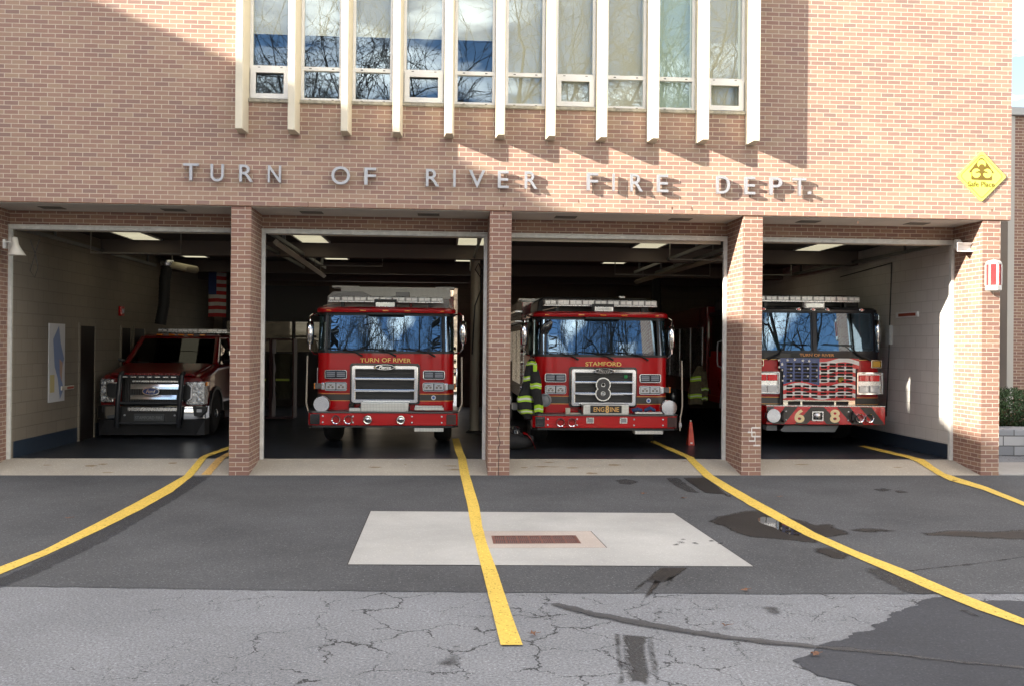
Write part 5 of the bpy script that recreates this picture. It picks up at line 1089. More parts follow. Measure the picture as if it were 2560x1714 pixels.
    # wavy stripes: v + wave(u)
    sn = nd(t, 'ShaderNodeMath', _operation='SINE'); mu = nd(t, 'ShaderNodeMath', _operation='MULTIPLY_ADD'); lk(t, sx.outputs[0], mu.inputs[0]); mu.inputs[1].default_value = 7.5; mu.inputs[2].default_value = 1.2; lk(t, mu.outputs[0], sn.inputs[0])
    wv = nd(t, 'ShaderNodeMath', _operation='MULTIPLY_ADD'); lk(t, sn.outputs[0], wv.inputs[0]); wv.inputs[1].default_value = .040; lk(t, sx.outputs[1], wv.inputs[2])
    st1 = nd(t, 'ShaderNodeMath', _operation='MULTIPLY'); lk(t, wv.outputs[0], st1.inputs[0]); st1.inputs[1].default_value = 1 / .155; fr = nd(t, 'ShaderNodeMath', _operation='FRACT'); lk(t, st1.outputs[0], fr.inputs[0]); gt = nd(t, 'ShaderNodeMath', _operation='GREATER_THAN'); lk(t, fr.outputs[0], gt.inputs[0]); gt.inputs[1].default_value = .5
    c1 = nd(t, 'ShaderNodeMix', _data_type='RGBA'); lk(t, gt.outputs[0], c1.inputs[0]); c1.inputs[6].default_value = (.74, .72, .70, 1); c1.inputs[7].default_value = (.58, .004, .008, 1)
    # canton with stars
    cu = nd(t, 'ShaderNodeMath', _operation='LESS_THAN'); lk(t, sx.outputs[0], cu.inputs[0]); cu.inputs[1].default_value = X(715); cv = nd(t, 'ShaderNodeMath', _operation='GREATER_THAN'); lk(t, wv.outputs[0], cv.inputs[0]); cv.inputs[1].default_value = Z(925)
    cc = nd(t, 'ShaderNodeMath', _operation='MULTIPLY'); lk(t, cu.outputs[0], cc.inputs[0]); lk(t, cv.outputs[0], cc.inputs[1])
    c2 = nd(t, 'ShaderNodeMix', _data_type='RGBA'); lk(t, cc.outputs[0], c2.inputs[0]); lk(t, c1.outputs[2], c2.inputs[6]); c2.inputs[7].default_value = (.010, .035, .17, 1)
    lk(t, c2.outputs[2], bs.inputs['Base Color'])
    # plate made of strips so that the slots are real openings
    b = MB(); b.box(gx0, gx1, y0, y0 + .02, gzs, gz1 - .0)
    cols = [(397, 460), (476, 540), (556, 620), (636, 700), (727, 790), (808, 872), (888, 955), (968, 1035)]; rows = [(730, 752), (762, 784), (795, 817), (828, 850), (860, 882), (893, 915), (946, 966), (981, 1001), (1014, 1034), (1047, 1067)]
    b = MB(); zc = [gz1] + [Z(v) for r_ in rows for v in r_] + [gz0]
    for i in range(0, len(zc), 2): b.box(gx0 if i < 4 else xi0, gx1 if i < 4 else xi1, y0, y0 + .02, zc[i], zc[i + 1])
    for i in range(1, len(zc) - 1, 2):
        xs_ = [gx0 if i < 4 else xi0] + [X(v) for c_ in cols for v in c_] + [gx1 if i < 4 else xi1]
        for j in range(0, len(xs_), 2): b.box(xs_[j], xs_[j + 1], y0 + .0003, y0 + .0197, zc[i] - .0001, zc[i + 1] + .0001)
        # rounded slot ends
        for j in range(1, len(xs_) - 1, 2):
            za, zb_ = zc[i + 1], zc[i]; rr = (zb_ - za) / 2
            for xe, s in ((xs_[j], 1), (xs_[j + 1], -1)):
                for s2, ze in ((1, za), (-1, zb_)): b.prism([(xe, ze), (xe + s * rr * .7, ze), (xe + s * rr * .2, ze + s2 * rr * .3), (xe, ze + s2 * rr * .8)], 1, y0 + .0006, y0 + .0194)
    gr = b.build('grille', GM, rt)
    b = MB(); b.box(gx0 + .02, gx1 - .02, y0 + .05, y0 + .06, Z(1130), gz1 - .02); b.build('mesh', BLACKM, gr)
    b = MB(); b.box(gx0, gx1, y0 + .03, .0, Z(796), gz1 - .005); b.box(xi0, xi1, y0 + .03, .0, Z(1140), Z(797)); gb = b.build('grille_housing', DARK, gr)
    STW = mat('flag_star_white', (.75, .73, .70), .4); random.seed(4)
    for i, (px, py) in enumerate(((378, 745), (430, 705), (500, 700), (578, 708), (640, 712), (348, 705), (350, 775), (380, 800), (395, 860), (465, 790), (628, 788), (715, 800), (545, 790), (715, 862), (628, 860), (465, 855), (465, 905), (385, 905))):
        x, z = X(px, y0), Z(py, y0); r_ = .034 if py < 760 else .026; a0 = random.uniform(0, 1); b = MB(); pts = []
        for q in range(10): a = a0 + PI * q / 5; rr = r_ if q % 2 == 0 else r_ * .42; pts.append((x + rr * math.cos(a), z + rr * math.sin(a)))
        b.prism(pts, 1, y0 - .002 - .0001 * i, y0 - .0003); b.build('star', STW, gr)
    # lower chrome intake
    b = MB(); za, zb_ = Z(1142), Z(1092)
    xs_ = [xi0, X(415), X(533), X(553), X(858), X(876), X(995), xi1]; b.box(xi0, xi1, y0, y0 + .03, za, za + .018); b.box(xi0, xi1, y0, y0 + .03, zb_ - .018, zb_)
    for j in range(0, 8, 2): b.box(xs_[j], xs_[j + 1], y0, y0 + .03, za + .018, zb_ - .018)
    b.build('intake_trim', mat('warm_chrome', (.70, .64, .52), .15, 1), rt, bevel=.003)
    b = MB(); b.box(X(895) - .0, X(905) + .03, y0 - .035, y0 - .002, Z(915), Z(872)); b.tube([(X(905), y0 - .02, Z(880)), (X(925), y0 - .05, Z(868)), (X(930), y0 - .03, Z(895))], .022, 7); b.build('grille_plush', mat('plush_yellow', (.38, .30, .05), .9), rt, bevel=.012)
    # stripe
    zs0, zs1 = Z(1128), Z(1072); band('charcoal_band', STRIPE, rt, zs0, zs1, HW, CR, BW, 3.4)
    for za in (zs0 - .012, zs1 + .006): band('gold_line', GOLD, rt, za, za + .008, HW, CR, BW, 3.4, off=.005)
    # light clusters
    for s in (-1, 1):
        x0_, x1_ = sorted((s * (X(1088, -.05)), s * (X(1330, -.05)))) if s > 0 else (X(100, -.05), X(346, -.05)); zl, zm, zh = Z(1035, -.05), Z(930, -.05), Z(815, -.05)
        b = MB(); b.rframe(x0_, x1_, zl, zh, .03, -.12, .06, r=.03); h = b.build('light_bezel', CHROME, rt, smooth=True, bevel=.006)
        b = MB(); b.box(x0_ + .02, x1_ - .02, -.07, .02, zl + .02, zh - .02); b.build('bezel_back', ALU, h)
        if s > 0: b = MB(); b.box(x1_ - .002, x1_ + .05, -.06, .18, zl + .01, zh - .01); b.build('bezel_side', WHITE, h, bevel=.02)
        xm = (x0_ + x1_) / 2
        for a, c in ((x0_ + .045, xm - .008), (xm + .008, x1_ - .045)):
            b = MB(); b.box(a, c, -.115, -.07, Z(905, -.05), Z(845, -.05)); b.build('warning_lens', REDLENS, h, bevel=.01)
            b = MB(); b.box(a, c, -.110, -.07, Z(1015, -.05), Z(950, -.05)); l_ = b.build('headlight', LENS, h, bevel=.008); 
            b = MB(); b.rframe(a + .012, c - .012, Z(1008, -.05), Z(957, -.05), .010, -.114, -.1105, r=.015); b.build('lens_rim', STEEL, l_)
    b = MB(); b.rframe(X(1228), X(1330), Z(775), Z(698), .015, -.05, .08, r=.01); tl = b.build('turn_signal', mat('warm_chrome', (1, 1, 1)), rt, bevel=.003); b = MB(); b.box(X(1240), X(1318), -.04, .05, Z(767), Z(706)); b.build('lens', mat('yellow_lens', (.60, .32, .02), .2, coat=1), tl, bevel=.01)
    b = MB(); b.rframe(X(105), X(190), Z(765), Z(700), .015, -.05, .08, r=.01); b.build('turn_signal', MATS['warm_chrome'], rt, bevel=.003)
    # bumper with chevrons
    yb = -.50; bx = X(1387, yb); bz0, bz1 = Z(1335, yb), Z(1155, yb)
    b = MB(); b.box(-bx, bx, yb, .0, bz0, bz1); B_ = b.build('bumper', mat('bumper_red', (.52, .006, .008), .25, coat=1), rt, bevel=.012)
    b = MB(); b.box(-bx, bx, yb - .004, .0, bz1 + .001, bz1 + .012); b.build('top_edge', ALU, B_)
    H = bz1 - bz0; cxx = X(731, yb); sl = .95
    def chev(xt0, xt1, s, x_off): return [(xt0, bz1 - .004), (xt1, bz1 - .004), (xt1 + s * x_off, bz0 + .004), (xt0 + s * x_off, bz0 + .004)]
    lim = bx - .006
    for (t0, t1, b0, b1) in ((186, 315, 60, 175), (418, 540, 290, 410), (663, 796, 655, 655), (663, 663, 515, 640), (796, 796, 825, 950), (920, 1045, 1065, 1180), (1140, 1253, 1285, 1385), (90, 90, 60, 60)):
        if t0 == t1 == b0 or t0 == 90: continue
        if (b0, b1) == (655, 655): pts = [(663, 1158), (796, 1158), (825, 1330), (770, 1330), (765, 1290), (690, 1290), (640, 1330), (515, 1330)]; pts = [(672, 1160), (792, 1160), (952, 1330), (822, 1330), (795, 1293), (662, 1293), (632, 1330), (512, 1330)]
        elif t0 in (663, 796) and (t0 == t1): continue
        else: pts = [(t0, 1160), (t1, 1160), (b1, 1330), (b0, 1330)]
        pts = [(max(-lim, min(lim, X(a, yb))), Z(c, yb)) for a, c in pts]
        b = MB(); b.prism(pts, 1, yb - .003, yb - .0005); b.build('chevron', STRIPE, B_)
    NUM = mat('cream_numeral', (.86, .68, .38), .4)
    text('numeral', '6', X(510, yb), X(606, yb), Z(1316, yb), Z(1184, yb), yb - .004, .004, NUM, B_, bold=.03); text('numeral', '8', X(853, yb), X(948, yb), Z(1314, yb), Z(1184, yb), yb - .004, .004, NUM, B_, bold=.03)
    b = MB(); b.rframe(X(676, yb), X(786, yb), Z(1297, yb), Z(1203, yb), .022, yb - .03, yb + .01, r=.008); rc = b.build('hook_plate', ALU, B_, bevel=.003)
    b = MB(); b.box(X(690, yb), X(772, yb), yb - .01, yb - .005, Z(1285, yb), Z(1215, yb)); b.build('recess', DARK, rc); b = MB(); b.lathe([(.065, 0), (.065, -.02), (.05, -.035), (.02, -.045), (.004, -.047)], (X(730, yb), yb - .012, Z(1247, yb)), 1, 22); b.build('knob', ALU, rc, smooth=True)
    siren(rt, X(297, yb), Z(1248, yb), yb - .03, .128)
    for px in (1133, 1226): ring_cup(rt, 'air_horn', X(px, yb), Z(1265, yb), yb - .02, .083)
    for px in (398, 1070): b = MB(); x = X(px, yb); z = Z(1255, yb); b.tube([(x, yb - .02, z + .09), (x - .03, yb - .07, z + .03), (x - .03, yb - .07, z - .05), (x, yb - .02, z - .09)], .022, 8); b.build('tow_hook', BLACKM, rt, smooth=True)
    for px, py in ((428, 1205), (428, 1288), (1030, 1205), (1028, 1290)): b = MB(); b.lathe([(.016, 0), (.014, -.01), (.004, -.014)], (X(px, yb), yb - .004, Z(py, yb)), 1, 10); b.build('bolt', LENS, B_)
    b = MB(); b.prism([(X(435, yb), Z(1345, yb)), (X(965, yb), Z(1345, yb)), (X(925, yb), Z(1412, yb)), (X(395, yb) + .05, Z(1412, yb)), (X(395, yb), Z(1398, yb))], 1, yb + .12, -.05); b.build('winch_tray', mat('tray_grey', (.13, .14, .15), .5, .3), rt, bevel=.006)
    b = MB(); b.box(-1.05, X(365, yb), yb + .15, -.1, Z(1400, yb), Z(1350, yb)); b.build('under_step', mat('tray_grey', (.1, .1, .1)), rt)
    for a, c in ((320, 380), (1075, 1000)):
        x = X(a if a == 320 else 1190); xb_ = X(c if a == 320 else 1010); b = MB(); b.tube([(X(225 if a == 320 else 1222), -.05, Z(700)), (X(330 if a == 320 else 1110), -.08, Z(655)), (X(380 if a == 320 else 1030), -.08, Z(580)), (X(390 if a == 320 else 1000), -.07, Z(560))], [.022, .018, .010, .008], 7)
        xm = X(470 if a == 320 else 910); b.tube([(xm - .30, -.06, Z(546)), (xm, -.07, Z(553)), (xm + .30, -.06, Z(556))], .008, 6); b.build('wiper', BLACKM, rt, smooth=True)
    mirror_arm(rt, 1, 1.22, X(1315, .05), Z(305), Z(540), 1.80, y=.1)
    mirror_arm(rt, -1, 1.22, 1.36, Z(305), Z(540), 1.80, y=.1)
    # dash with pale covers behind the glass, seats
    b = MB(); b.box(-1.1, 1.1, .25, .8, z_ws0 - .05, z_ws0 + .06); b.build('dashboard', mat('dash_green_grey', (.16, .20, .19), .7), rt, bevel=.04)
    for sx in (-.6, .55):
        b = MB(); b.lathe([(.0, -.0), (.42, 0), (.38, .14), (.30, .22), (.1, .27), (.0, .28)][1:], (sx, .75, z_ws0 + .02), 2, 20); b.build('seat', mat('pale_seat_cover', (.30, .38, .36), .8), rt, smooth=True)
    # side of the cab seen between the bays: doors, loop handles, wheels, body
    for s in (-1, 1):
        for ya in (.55, 2.15):
            b = MB(); b.box(s * (HW + .001), s * (HW + .014), ya, ya + 1.05, .8, z_ws0 - .02); d = b.build('door', RED, rt, bevel=.005)
            b = MB(); yy = ya + .08; b.tube([(s * (HW + .014), yy, 1.42), (s * (HW + .10), yy, 1.46), (s * (HW + .11), yy, 1.55), (s * (HW + .11), yy, 1.85), (s * (HW + .10), yy, 1.95), (s * (HW + .014), yy, 1.98)], .016, 8); b.build('handle', mat('pale_handle', (.55, .55, .54), .35, .3), d, smooth=True)
            b = MB(); b.add([(s * (HW + .002), ya + .05, z_ws0), (s * (HW + .002), ya + 1.0, z_ws0), (s * (HW + .002), ya + 1.0, zt), (s * (HW + .002), ya + .05, zt)], [(0, 1, 2, 3)]); b.build('side_glass', PGLASS, d)
        wheel(rt, s * 1.21, 1.75, .53, .33); wheel(rt, s * 1.21, 7.4, .53, .33)
        b = MB(); b.lathe([(.60, 0), (.62, s * .03), (.56, s * .03)], (s * 1.20, 1.75, .55), 0, 30); 
        b = MB(); pts = [(1.75 + .62 * math.cos(PI * k / 16), .56 + .62 * math.sin(PI * k / 16)) for k in range(17)] + [(1.75 - .56 * math.cos(PI * k / 16), .56 + .56 * math.sin(PI * k / 16)) for k in range(17)]
        b.prism(pts, 0, s * 1.226, s * 1.25); b.build('wheel_arch', STEEL, rt)
        for i in range(4): b = MB(); ya = 4.0 + i * 1.25; b.box(s * 1.241, s * 1.252, ya, ya + 1.12, 1.1, 2.3); b.build('shutter', ALU, rt, bevel=.004)
    b = MB(); b.box(-1.24, 1.24, 3.6, 9.0, .75, 2.75); b.build('rear_body', RED_D, rt, bevel=.02)
    b = MB(); b.box(-.45, .45, -.2, 8.8, .45, .74); b.box(-1.0, 1.0, .2, .9, .48, .66); b.build('chassis', BLACKM, rt)
    b = MB(); b.box(-1.262, -1.25, .50, .54, 1.45, 2.35); b.build('edge_marker', REDLENS, rt)
    return rt
t68 = truck68()
# ------------------------------------------------------------------ pickup
def pickup():
    me = Me((240, 780), 4.479, 613, 4.20, .15); rt = empty('pickup_truck', (me.X, me.Y, .15)); tag(rt, 'dark red pickup truck with black grille guard and roof light bar, in the leftmost bay', 'pickup truck')
    X, Z = me.x, me.z; HW = 1.0; BF = PURED
    def sec(hw, z0, z1, y, r=.10, n=5):
        pts = [(-hw, y, z0)] 
        for k in range(n + 1): t = PI - PI / 2 * k / n; pts.append((-hw + r + r * math.cos(t), y, z1 - r + r * math.sin(t)))
        for k in range(n + 1): t = PI / 2 - PI / 2 * k / n; pts.append((hw - r + r * math.cos(t), y, z1 - r + r * math.sin(t)))
        pts.append((hw, y, z0)); return pts
    zh = Z(720, .1); zc = 1.36
    b = MB(); b.loft([sec(.96, .62, zh - .02, .10, .08), sec(.985, .62, zh + .035, .22, .10), sec(1.0, .62, zh + .09, .6, .11), sec(1.005, .62, zc + .02, 1.25, .12), sec(1.01, .62, zc + .03, 1.6, .12), sec(1.01, .62, 1.40, 3.8, .05)]); b.build('body', BF, rt, smooth=True)
    b = MB(); b.loft([sec(.80, 0, .045, .14, .04), sec(.84, 0, .05, .7, .045), sec(.86, 0, .05, 1.25, .045)], cap=True)
    b.v = [(x, y, z + (zh + .02 + (zc - zh) * min(1, max(0, (y - .1) / 1.1)) * .95) - .0) for x, y, z in b.v]; b.build('hood', BF, rt, smooth=True, bevel=.01)
    text('hood_letters', 'SUPER DUTY', X(375, .14), X(905, .14), Z(702, .14), Z(678, .14), .128, .012, mat('hood_letter_red', (.30, .05, .05), .3), rt, bold=.01)
    # greenhouse
    zt = 1.98
    def gh(k, hw0, hw1, y0, y1, yb): h = hw0 + (hw1 - hw0) * k; return (h, y0 + (y1 - y0) * k, yb)
    b = MB(); r0 = [(-.87, 1.45, 1.40), (.87, 1.45, 1.40), (.97, 3.5, 1.40), (-.97, 3.5, 1.40)]; r1 = [(-.74, 2.12, zt - .05), (.74, 2.12, zt - .05), (.78, 3.4, zt - .05), (-.78, 3.4, zt - .05)]
    b.loft([r0, r1]); b.build('cab_lining', BLACKM, rt)
    b = MB(); b.loft([[(-.80, 2.05, zt - .07), (.80, 2.05, zt - .07), (.84, 3.5, zt - .07), (-.84, 3.5, zt - .07)], [(-.80, 2.08, zt - .02), (.80, 2.08, zt - .02), (.84, 3.5, zt - .02), (-.84, 3.5, zt - .02)], [(-.72, 2.25, zt + .03), (.72, 2.25, zt + .03), (.76, 3.4, zt + .03), (-.76, 3.4, zt + .03)]]); b.build('roof', BF, rt, smooth=True, bevel=.02)
    for s in (-1, 1):
        b = MB(); b.tube([(s * .90, 1.36, 1.38), (s * .78, 2.06, zt - .06)], [.065, .055], 8); b.build('pillar', BF, rt, smooth=True); b = MB(); b.tube([(s * .97, 2.7, 1.38), (s * .83, 2.75, zt - .05)], .04, 6); b.build('pillar', BF, rt, smooth=True)
        b = MB(); b.add([(s * .975, 1.5, 1.40), (s * .98, 2.65, 1.40), (s * .845, 2.68, zt - .08), (s * .83, 2.15, zt - .08)], [(0, 1, 2, 3)]); b.build('side_glass', PGLASS, rt)
    b = MB(); n = 12; rings = []
    for j in range(5):
        k = j / 4; rings.append([((-1 + 2 * i / n) * (.86 - .11 * k), 1.34 + .70 * k - .07 * (1 - (-1 + 2 * i / n) ** 2), 1.385 + (zt - .06 - 1.385) * k) for i in range(n + 1)])
    b.loft(rings, closed=False, cap=False); b.build('windscreen', PGLASS, rt, smooth=True)
    b = MB(); b.loft([[(-.92 + 1.84 * i / n, 1.22 - .05 * (1 - (-1 + 2 * i / n) ** 2), 1.375) for i in range(n + 1)], [(-.92 + 1.84 * i / n, 1.36 - .05 * (1 - (-1 + 2 * i / n) ** 2), 1.40) for i in range(n + 1)]], closed=False, cap=False); b.build('cowl', BLACKM, rt)
    for x in (-.35, .35): b = MB(); b.tube([(x, 1.25, 1.40), (x - .1, 1.30, 1.43), (x - .4, 1.36, 1.44)], .010, 5); b.build('wiper', BLACKM, rt)
    for x in (-.45, -.2, 0, .2, .45): b = MB(); b.box(x - .06, x + .06, 2.08, 2.16, zt + .0, zt + .035); b.build('cab_light', AMBER, rt, bevel=.008)
    lb = light_bar(rt, X(680, 2.5), X(1462, 2.5), Z(218, 2.5), Z(182, 2.5), 2.5, True, 7)
    # front: grille, lamps, bumper
    gx0, gx1 = X(290, .05), X(940, .05)
    b = MB(); b.box(gx0, gx1, .03, .3, Z(1040, .05), Z(722, .05)); g_ = b.build('grille', BLACKM, rt, bevel=.02)
    for a, c, e, f in ((385, 925, 800, 858), (385, 905, 920, 972)):
        b = MB(); b.prism([(-.022, Z(f)), (-.016, (Z(f) + Z(e)) / 2), (-.002, Z(e)), (.03, Z(e)), (.03, Z(f))], 0, X(a), X(c)); b.build('chrome_bar', CHROME, g_, bevel=.004)
    b = MB(); b.box(X(405), X(915), -.0, .03, Z(778), Z(762)); b.build('upper_trim', ALU, g_)
    for i in range(22): x = gx0 + .06 + (gx1 - gx0 - .12) * i / 21; b = MB(); b.box(x - .004, x + .004, .018, .029, Z(1020), Z(740)); b.build('slat', BLACKG, g_)
    cx, cz = X(613, -.03), Z(882, -.03)
    def ov(rx, rz, y): return [(cx + rx * math.cos(2 * PI * k / 36), y, cz + rz * math.sin(2 * PI * k / 36)) for k in range(36)]
    b = MB(); b.loft([ov(.172, .085, -.014), ov(.172, .085, -.03), ov(.162, .076, -.04)]); b.build('badge', CHROME, g_, smooth=True); b = MB(); b.loft([ov(.148, .064, -.0402), ov(.146, .062, -.045)]); b.build('badge_plate', mat('badge_blue', (.01, .03, .14), .25, coat=1), g_)
    text('badge_script', 'Ford', cx - .085, cx + .09, cz - .032, cz + .034, -.0455, .003, CHROME, g_, bold=.012, shear=.35)
    HL = mat('headlight_facets', (.45, .45, .46), .15, .75, var=.6, vscale=16, bump=.9, bscale=30)
    for a, c, s in ((85, 235, -1), (1030, 1245, 1)):
        xa, xb = sorted((X(a, .25), X(c, .25))); z0_, z1_ = Z(1025 if s > 0 else 1000, .25), Z(765 if s > 0 else 740, .25)
        b = MB(); b.box(xa, xb, .045, .3, z0_, z1_); h = b.build('headlight', HL, rt, bevel=.02)
        xi = xa if s > 0 else xb; 
        b = MB(); b.prism([(xi - s * .10, z1_ - .06), (xi + s * .10, z1_ - .06), (xi + s * .14, z1_ - .11), (xi + s * .13, z0_ + .12), (xi + s * .06, z0_ + .07), (xi - s * .10, z0_ + .07)], 1, .015, .043); cc = b.build('clamp_trim', CHROME, h, bevel=.008)
        b = MB(); b.prism([(xi - s * .10, z1_ - .08), (xi + s * .085, z1_ - .08), (xi + s * .115, z1_ - .12), (xi + s * .105, z0_ + .13), (xi + s * .05, z0_ + .09), (xi - s * .10, z0_ + .09)], 1, .008, .0145); b.build('clamp_inset', BLACKM, cc)
        for q in (.2, .5, .8): b = MB(); xx = xa + (xb - xa) * (.70 if s > 0 else .30); zz_ = z0_ + (z1_ - z0_) * q; b.lathe([(.045, 0), (.04, -.015), (.012, -.02)], (xx, .043, zz_), 1, 14); b.build('projector', LENS, h, smooth=True)
        b = MB(); xo = s * (abs(xb if s > 0 else xa)); b.box(xo, xo + s * .03, .14, .34, z1_ - .09, z1_ - .005) if s > 0 else b.box(xo - .02, xo, .16, .3, z1_ - .09, z1_ - .01); b.build('side_marker', AMBER, h, bevel=.006)
    b = MB(); zb0, zb1 = Z(1200, -.05), Z(1045, -.05)
    b.loft([[(-1.03, .35, z), (-1.02, .08, z), (-.86, -.04, z), (.86, -.04, z), (1.02, .08, z), (1.03, .35, z)] for z in (zb0, zb1)]); bu = b.build('bumper', CHROME, rt, smooth=True, bevel=.02)
    b = MB(); b.loft([[(-1.02, .40, z), (-1.0, .10, z), (-.84, -.03 + dy, z), (.84, -.03 + dy, z), (1.0, .10, z), (1.02, .40, z)] for z, dy in ((Z(1375, 0), .10), (zb0 - .002, 0))]); b.build('air_dam', mat('dam_grey', (.016, .016, .018), .7), bu)
    b = MB(); b.box(X(250, -.06), X(930, -.06), -.055, -.041, Z(1250, -.06), Z(1055, -.06)); b.build('bumper_centre', BLACKM, bu)
    b = MB(); b.box(X(355, -.07), X(920, -.07), -.07, -.056, Z(1103, -.07), Z(1062, -.07)); b.build('bumper_trim', ALU, bu, bevel=.006)
    b = MB(); b.box(X(425, -.08), X(765, -.08), -.08, -.056, Z(1215, -.08), Z(1135, -.08)); pl_ = b.build('licence_plate', mat('plate_dark', (.05, .055, .06), .5), bu); text('plate_text', 'STAMFORD FIRE', X(440, -.08), X(745, -.08), Z(1195, -.08), Z(1160, -.08), -.0805, .002, mat('plate_grey', (.16, .17, .17), .5), pl_)
    for px in (125, 1165):
        x = X(px, .0); z = Z(1095 if px > 500 else 1085, 0); s = 1 if px > 500 else -1; b = MB(); b.prism([(x - .13, z + .075), (x + .13, z + .075), (x + .12, z - .03), (x + .03 , z - .12), (x - .10, z - .10)] if s > 0 else [(x - .10, z + .085), (x + .10, z + .085), (x + .09, z - .11), (x - .02, z - .11), (x - .09, z - .05)], 1, -.05 if s > 0 else -.02, .1); f_ = b.build('fog_recess', BLACKM, bu, bevel=.01)
        b = MB(); b.box(x - .05, x + .05, -.065 if s > 0 else -.035, -.051 if s > 0 else -.021, z - .03, z + .03); b.build('fog_lamp', LENS, f_, bevel=.01)
    for px in (318, 880): b = MB(); b.lathe([(.02, 0), (.016, -.02)], (X(px, -.09), -.07, Z(1150, -.09)), 1, 12); b.build('push_bar_bolt', LENS, bu)
    # grille guard
    GB = mat('guard_black', (.022, .024, .028), .35)
    y = -.16
    for xt, xb_ in ((268, 232), (960, 925)):
        b = MB()
        x0_, x1_ = X(xt, y), X(xb_, y); b.tube([(x0_ + .0, y + .12, Z(680, y)), (x0_, y, Z(705, y)), ((x0_ + x1_) / 2, y - .02, Z(960, y)), (x1_, y, Z(1230, y)), (x1_, y + .05, Z(1280, y))], .045, 10)
        b.build('guard_post', GB, rt, smooth=True)
    for a, c, zp, r in ((268, 960, 712, .022), (245, 940, 1015, .030), (235, 925, 1240, .022)):
        b = MB(); b.tube([(X(a, y), y, Z(zp, y)), (X(c, y), y, Z(zp, y))], r, 10); b.build('guard_bar', GB, rt, smooth=True)
    for i in range(7): x = X(330 + i * 90, y); b = MB(); b.box(x - .05, x + .05, y - .026, y - .02, Z(726, y), Z(716, y)); b.build('guard_slot', ALU, rt)
    # mirrors
    for s in (-1, 1):
        b = MB(); x = s * 1.24; b.box(x - .10, x + .10, 1.50, 1.60, 1.40, 1.68); mm_ = b.build('mirror', BLACKM, rt, bevel=.03); b = MB(); b.tube([(s * 1.0, 1.65, 1.45), (s * 1.15, 1.6, 1.48)], .03, 7); b.build('mirror_arm', BLACKM, mm_)
        b = MB(); b.box(x - s * .07 - .03, x - s * .07 + .03, 1.495, 1.51, 1.58, 1.68); b.build('mirror_cap', CHROME, mm_, bevel=.012)
        wheel(rt, s * 1.01, .95, .42, .28); wheel(rt, s * 1.01, 4.3, .42, .28)
        b = MB(); pts = [(.95 + .56 * math.cos(PI * k / 16), .45 + .52 * math.sin(PI * k / 16)) for k in range(17)] + [(.95 - .50 * math.cos(PI * k / 16), .45 + .46 * math.sin(PI * k / 16)) for k in range(17)]; b.prism(pts, 0, s * 1.0, s * 1.04); b.build('wheel_arch', BLACKM, rt)
        b = MB(); b.box(s * .98, s * 1.008, .48, 1.42, .40, .9); b.build('wheel_well', DARK, rt)
    b = MB(); b.box(-.95, .95, .5, 5.4, .4, .66); b.build('chassis', DARK, rt); b = MB(); b.box(-1.0, 1.0, 3.8, 5.6, .6, 1.38); b.build('bed', BF, rt, bevel=.02)
    return rt
pk = pickup()
# ================================================================== GEAR HUNG ON AND STANDING BY THE TRUCKS
CANV = mat('black_turnout_canvas', (.014, .014, .015), .85, var=.3, vscale=20, bump=.5, bscale=60)
KHAKI = mat('khaki_turnout_canvas', (.10, .085, .045), .9, var=.3, vscale=20)
LIME = mat('lime_reflective', (.36, .62, .02), .5); SILV = mat('silver_reflective', (.62, .62, .60), .4)
def garment(name, label, cat, o, tubes, bands, m=CANV, seed=0):
    rt = empty(name, o); tag(rt, label, cat); O = Vector(o)
    for ti, (nm, pts, rad) in enumerate(tubes):
        P_ = [Vector(p) - O for p in pts]; N = 40; c = []
        for i in range(N + 1):
            u = i / N * (len(P_) - 1); k = min(int(u), len(P_) - 2); f = u - k; f2 = f * f * (3 - 2 * f); c.append((P_[k].lerp(P_[k + 1], f), rad[k] + (rad[k + 1] - rad[k]) * f2))
        def sec(i, off):
            p, r = c[i]; out = []
            for q in range(20):
                t = 2 * PI * q / 20; fold = 1 + .16 * noise.noise((math.cos(t) * 2.2 + seed, math.sin(t) * 2.2, p.z * 3 + ti * 5)) + .07 * math.sin(t * 5 + p.z * 6 + ti)
                out.append((p.x + (r * fold + off) * math.cos(t), p.y + (r * .62 * fold + off) * math.sin(t), p.z + .01 * math.sin(t * 3)))
            return out
        b = MB(); b.loft([sec(i, 0) for i in range(N + 1)]); part = b.build(nm, m, rt, smooth=True)
        for (tj, u0, u1) in bands:
            if tj != ti: continue
            a, e = int(u0 * N), max(int(u0 * N) + 3, int(u1 * N)); b = MB(); b.loft([sec(i, .004) for i in range(a, e + 1)], cap=False); b.build('lime_band', LIME, part, smooth=True)
            mid = (a + e) // 2; b = MB(); b.loft([[(x, y, z + .0) for x, y, z in sec(mid, .007)], sec(mid + 1, .007)], cap=False); b.build('silver_band', SILV, part, smooth=True)
    return rt
def tp(px, py, y): q = at(1270 + px / 3.734, 710 + py / 3.734, y); return (q.x, q.y, q.z)
yc = 2.35
ct = garment('turnout_coat', 'black turnout coat with lime and silver bands hung on the side of the STAMFORD engine', 'coat', tp(215, 1230, yc),
    [('body', [tp(222, 700, yc + .1), tp(218, 760, yc), tp(205, 860, yc), tp(190, 960, yc), tp(160, 1090, yc), tp(165, 1170, yc), tp(195, 1255, yc)], [.05, .09, .10, .12, .15, .15, .08]),
     ('sleeve', [tp(250, 800, yc - .05), tp(262, 900, yc - .10), tp(262, 1000, yc - .12), tp(282, 1100, yc - .10), tp(285, 1210, yc - .08)], [.07, .095, .09, .08, .075])],
    [(0, .06, .17), (0, .33, .41), (0, .60, .68), (0, .84, .92), (1, .30, .44), (1, .82, .95)])
hk = MB(); hk.tube([(0.02, .12, 1.06), (.0, .06, 1.10), (-.02, .0, 1.04)], .008, 5); hk.build('hanging_loop', BLACKM, ct)
rd = MB(); 
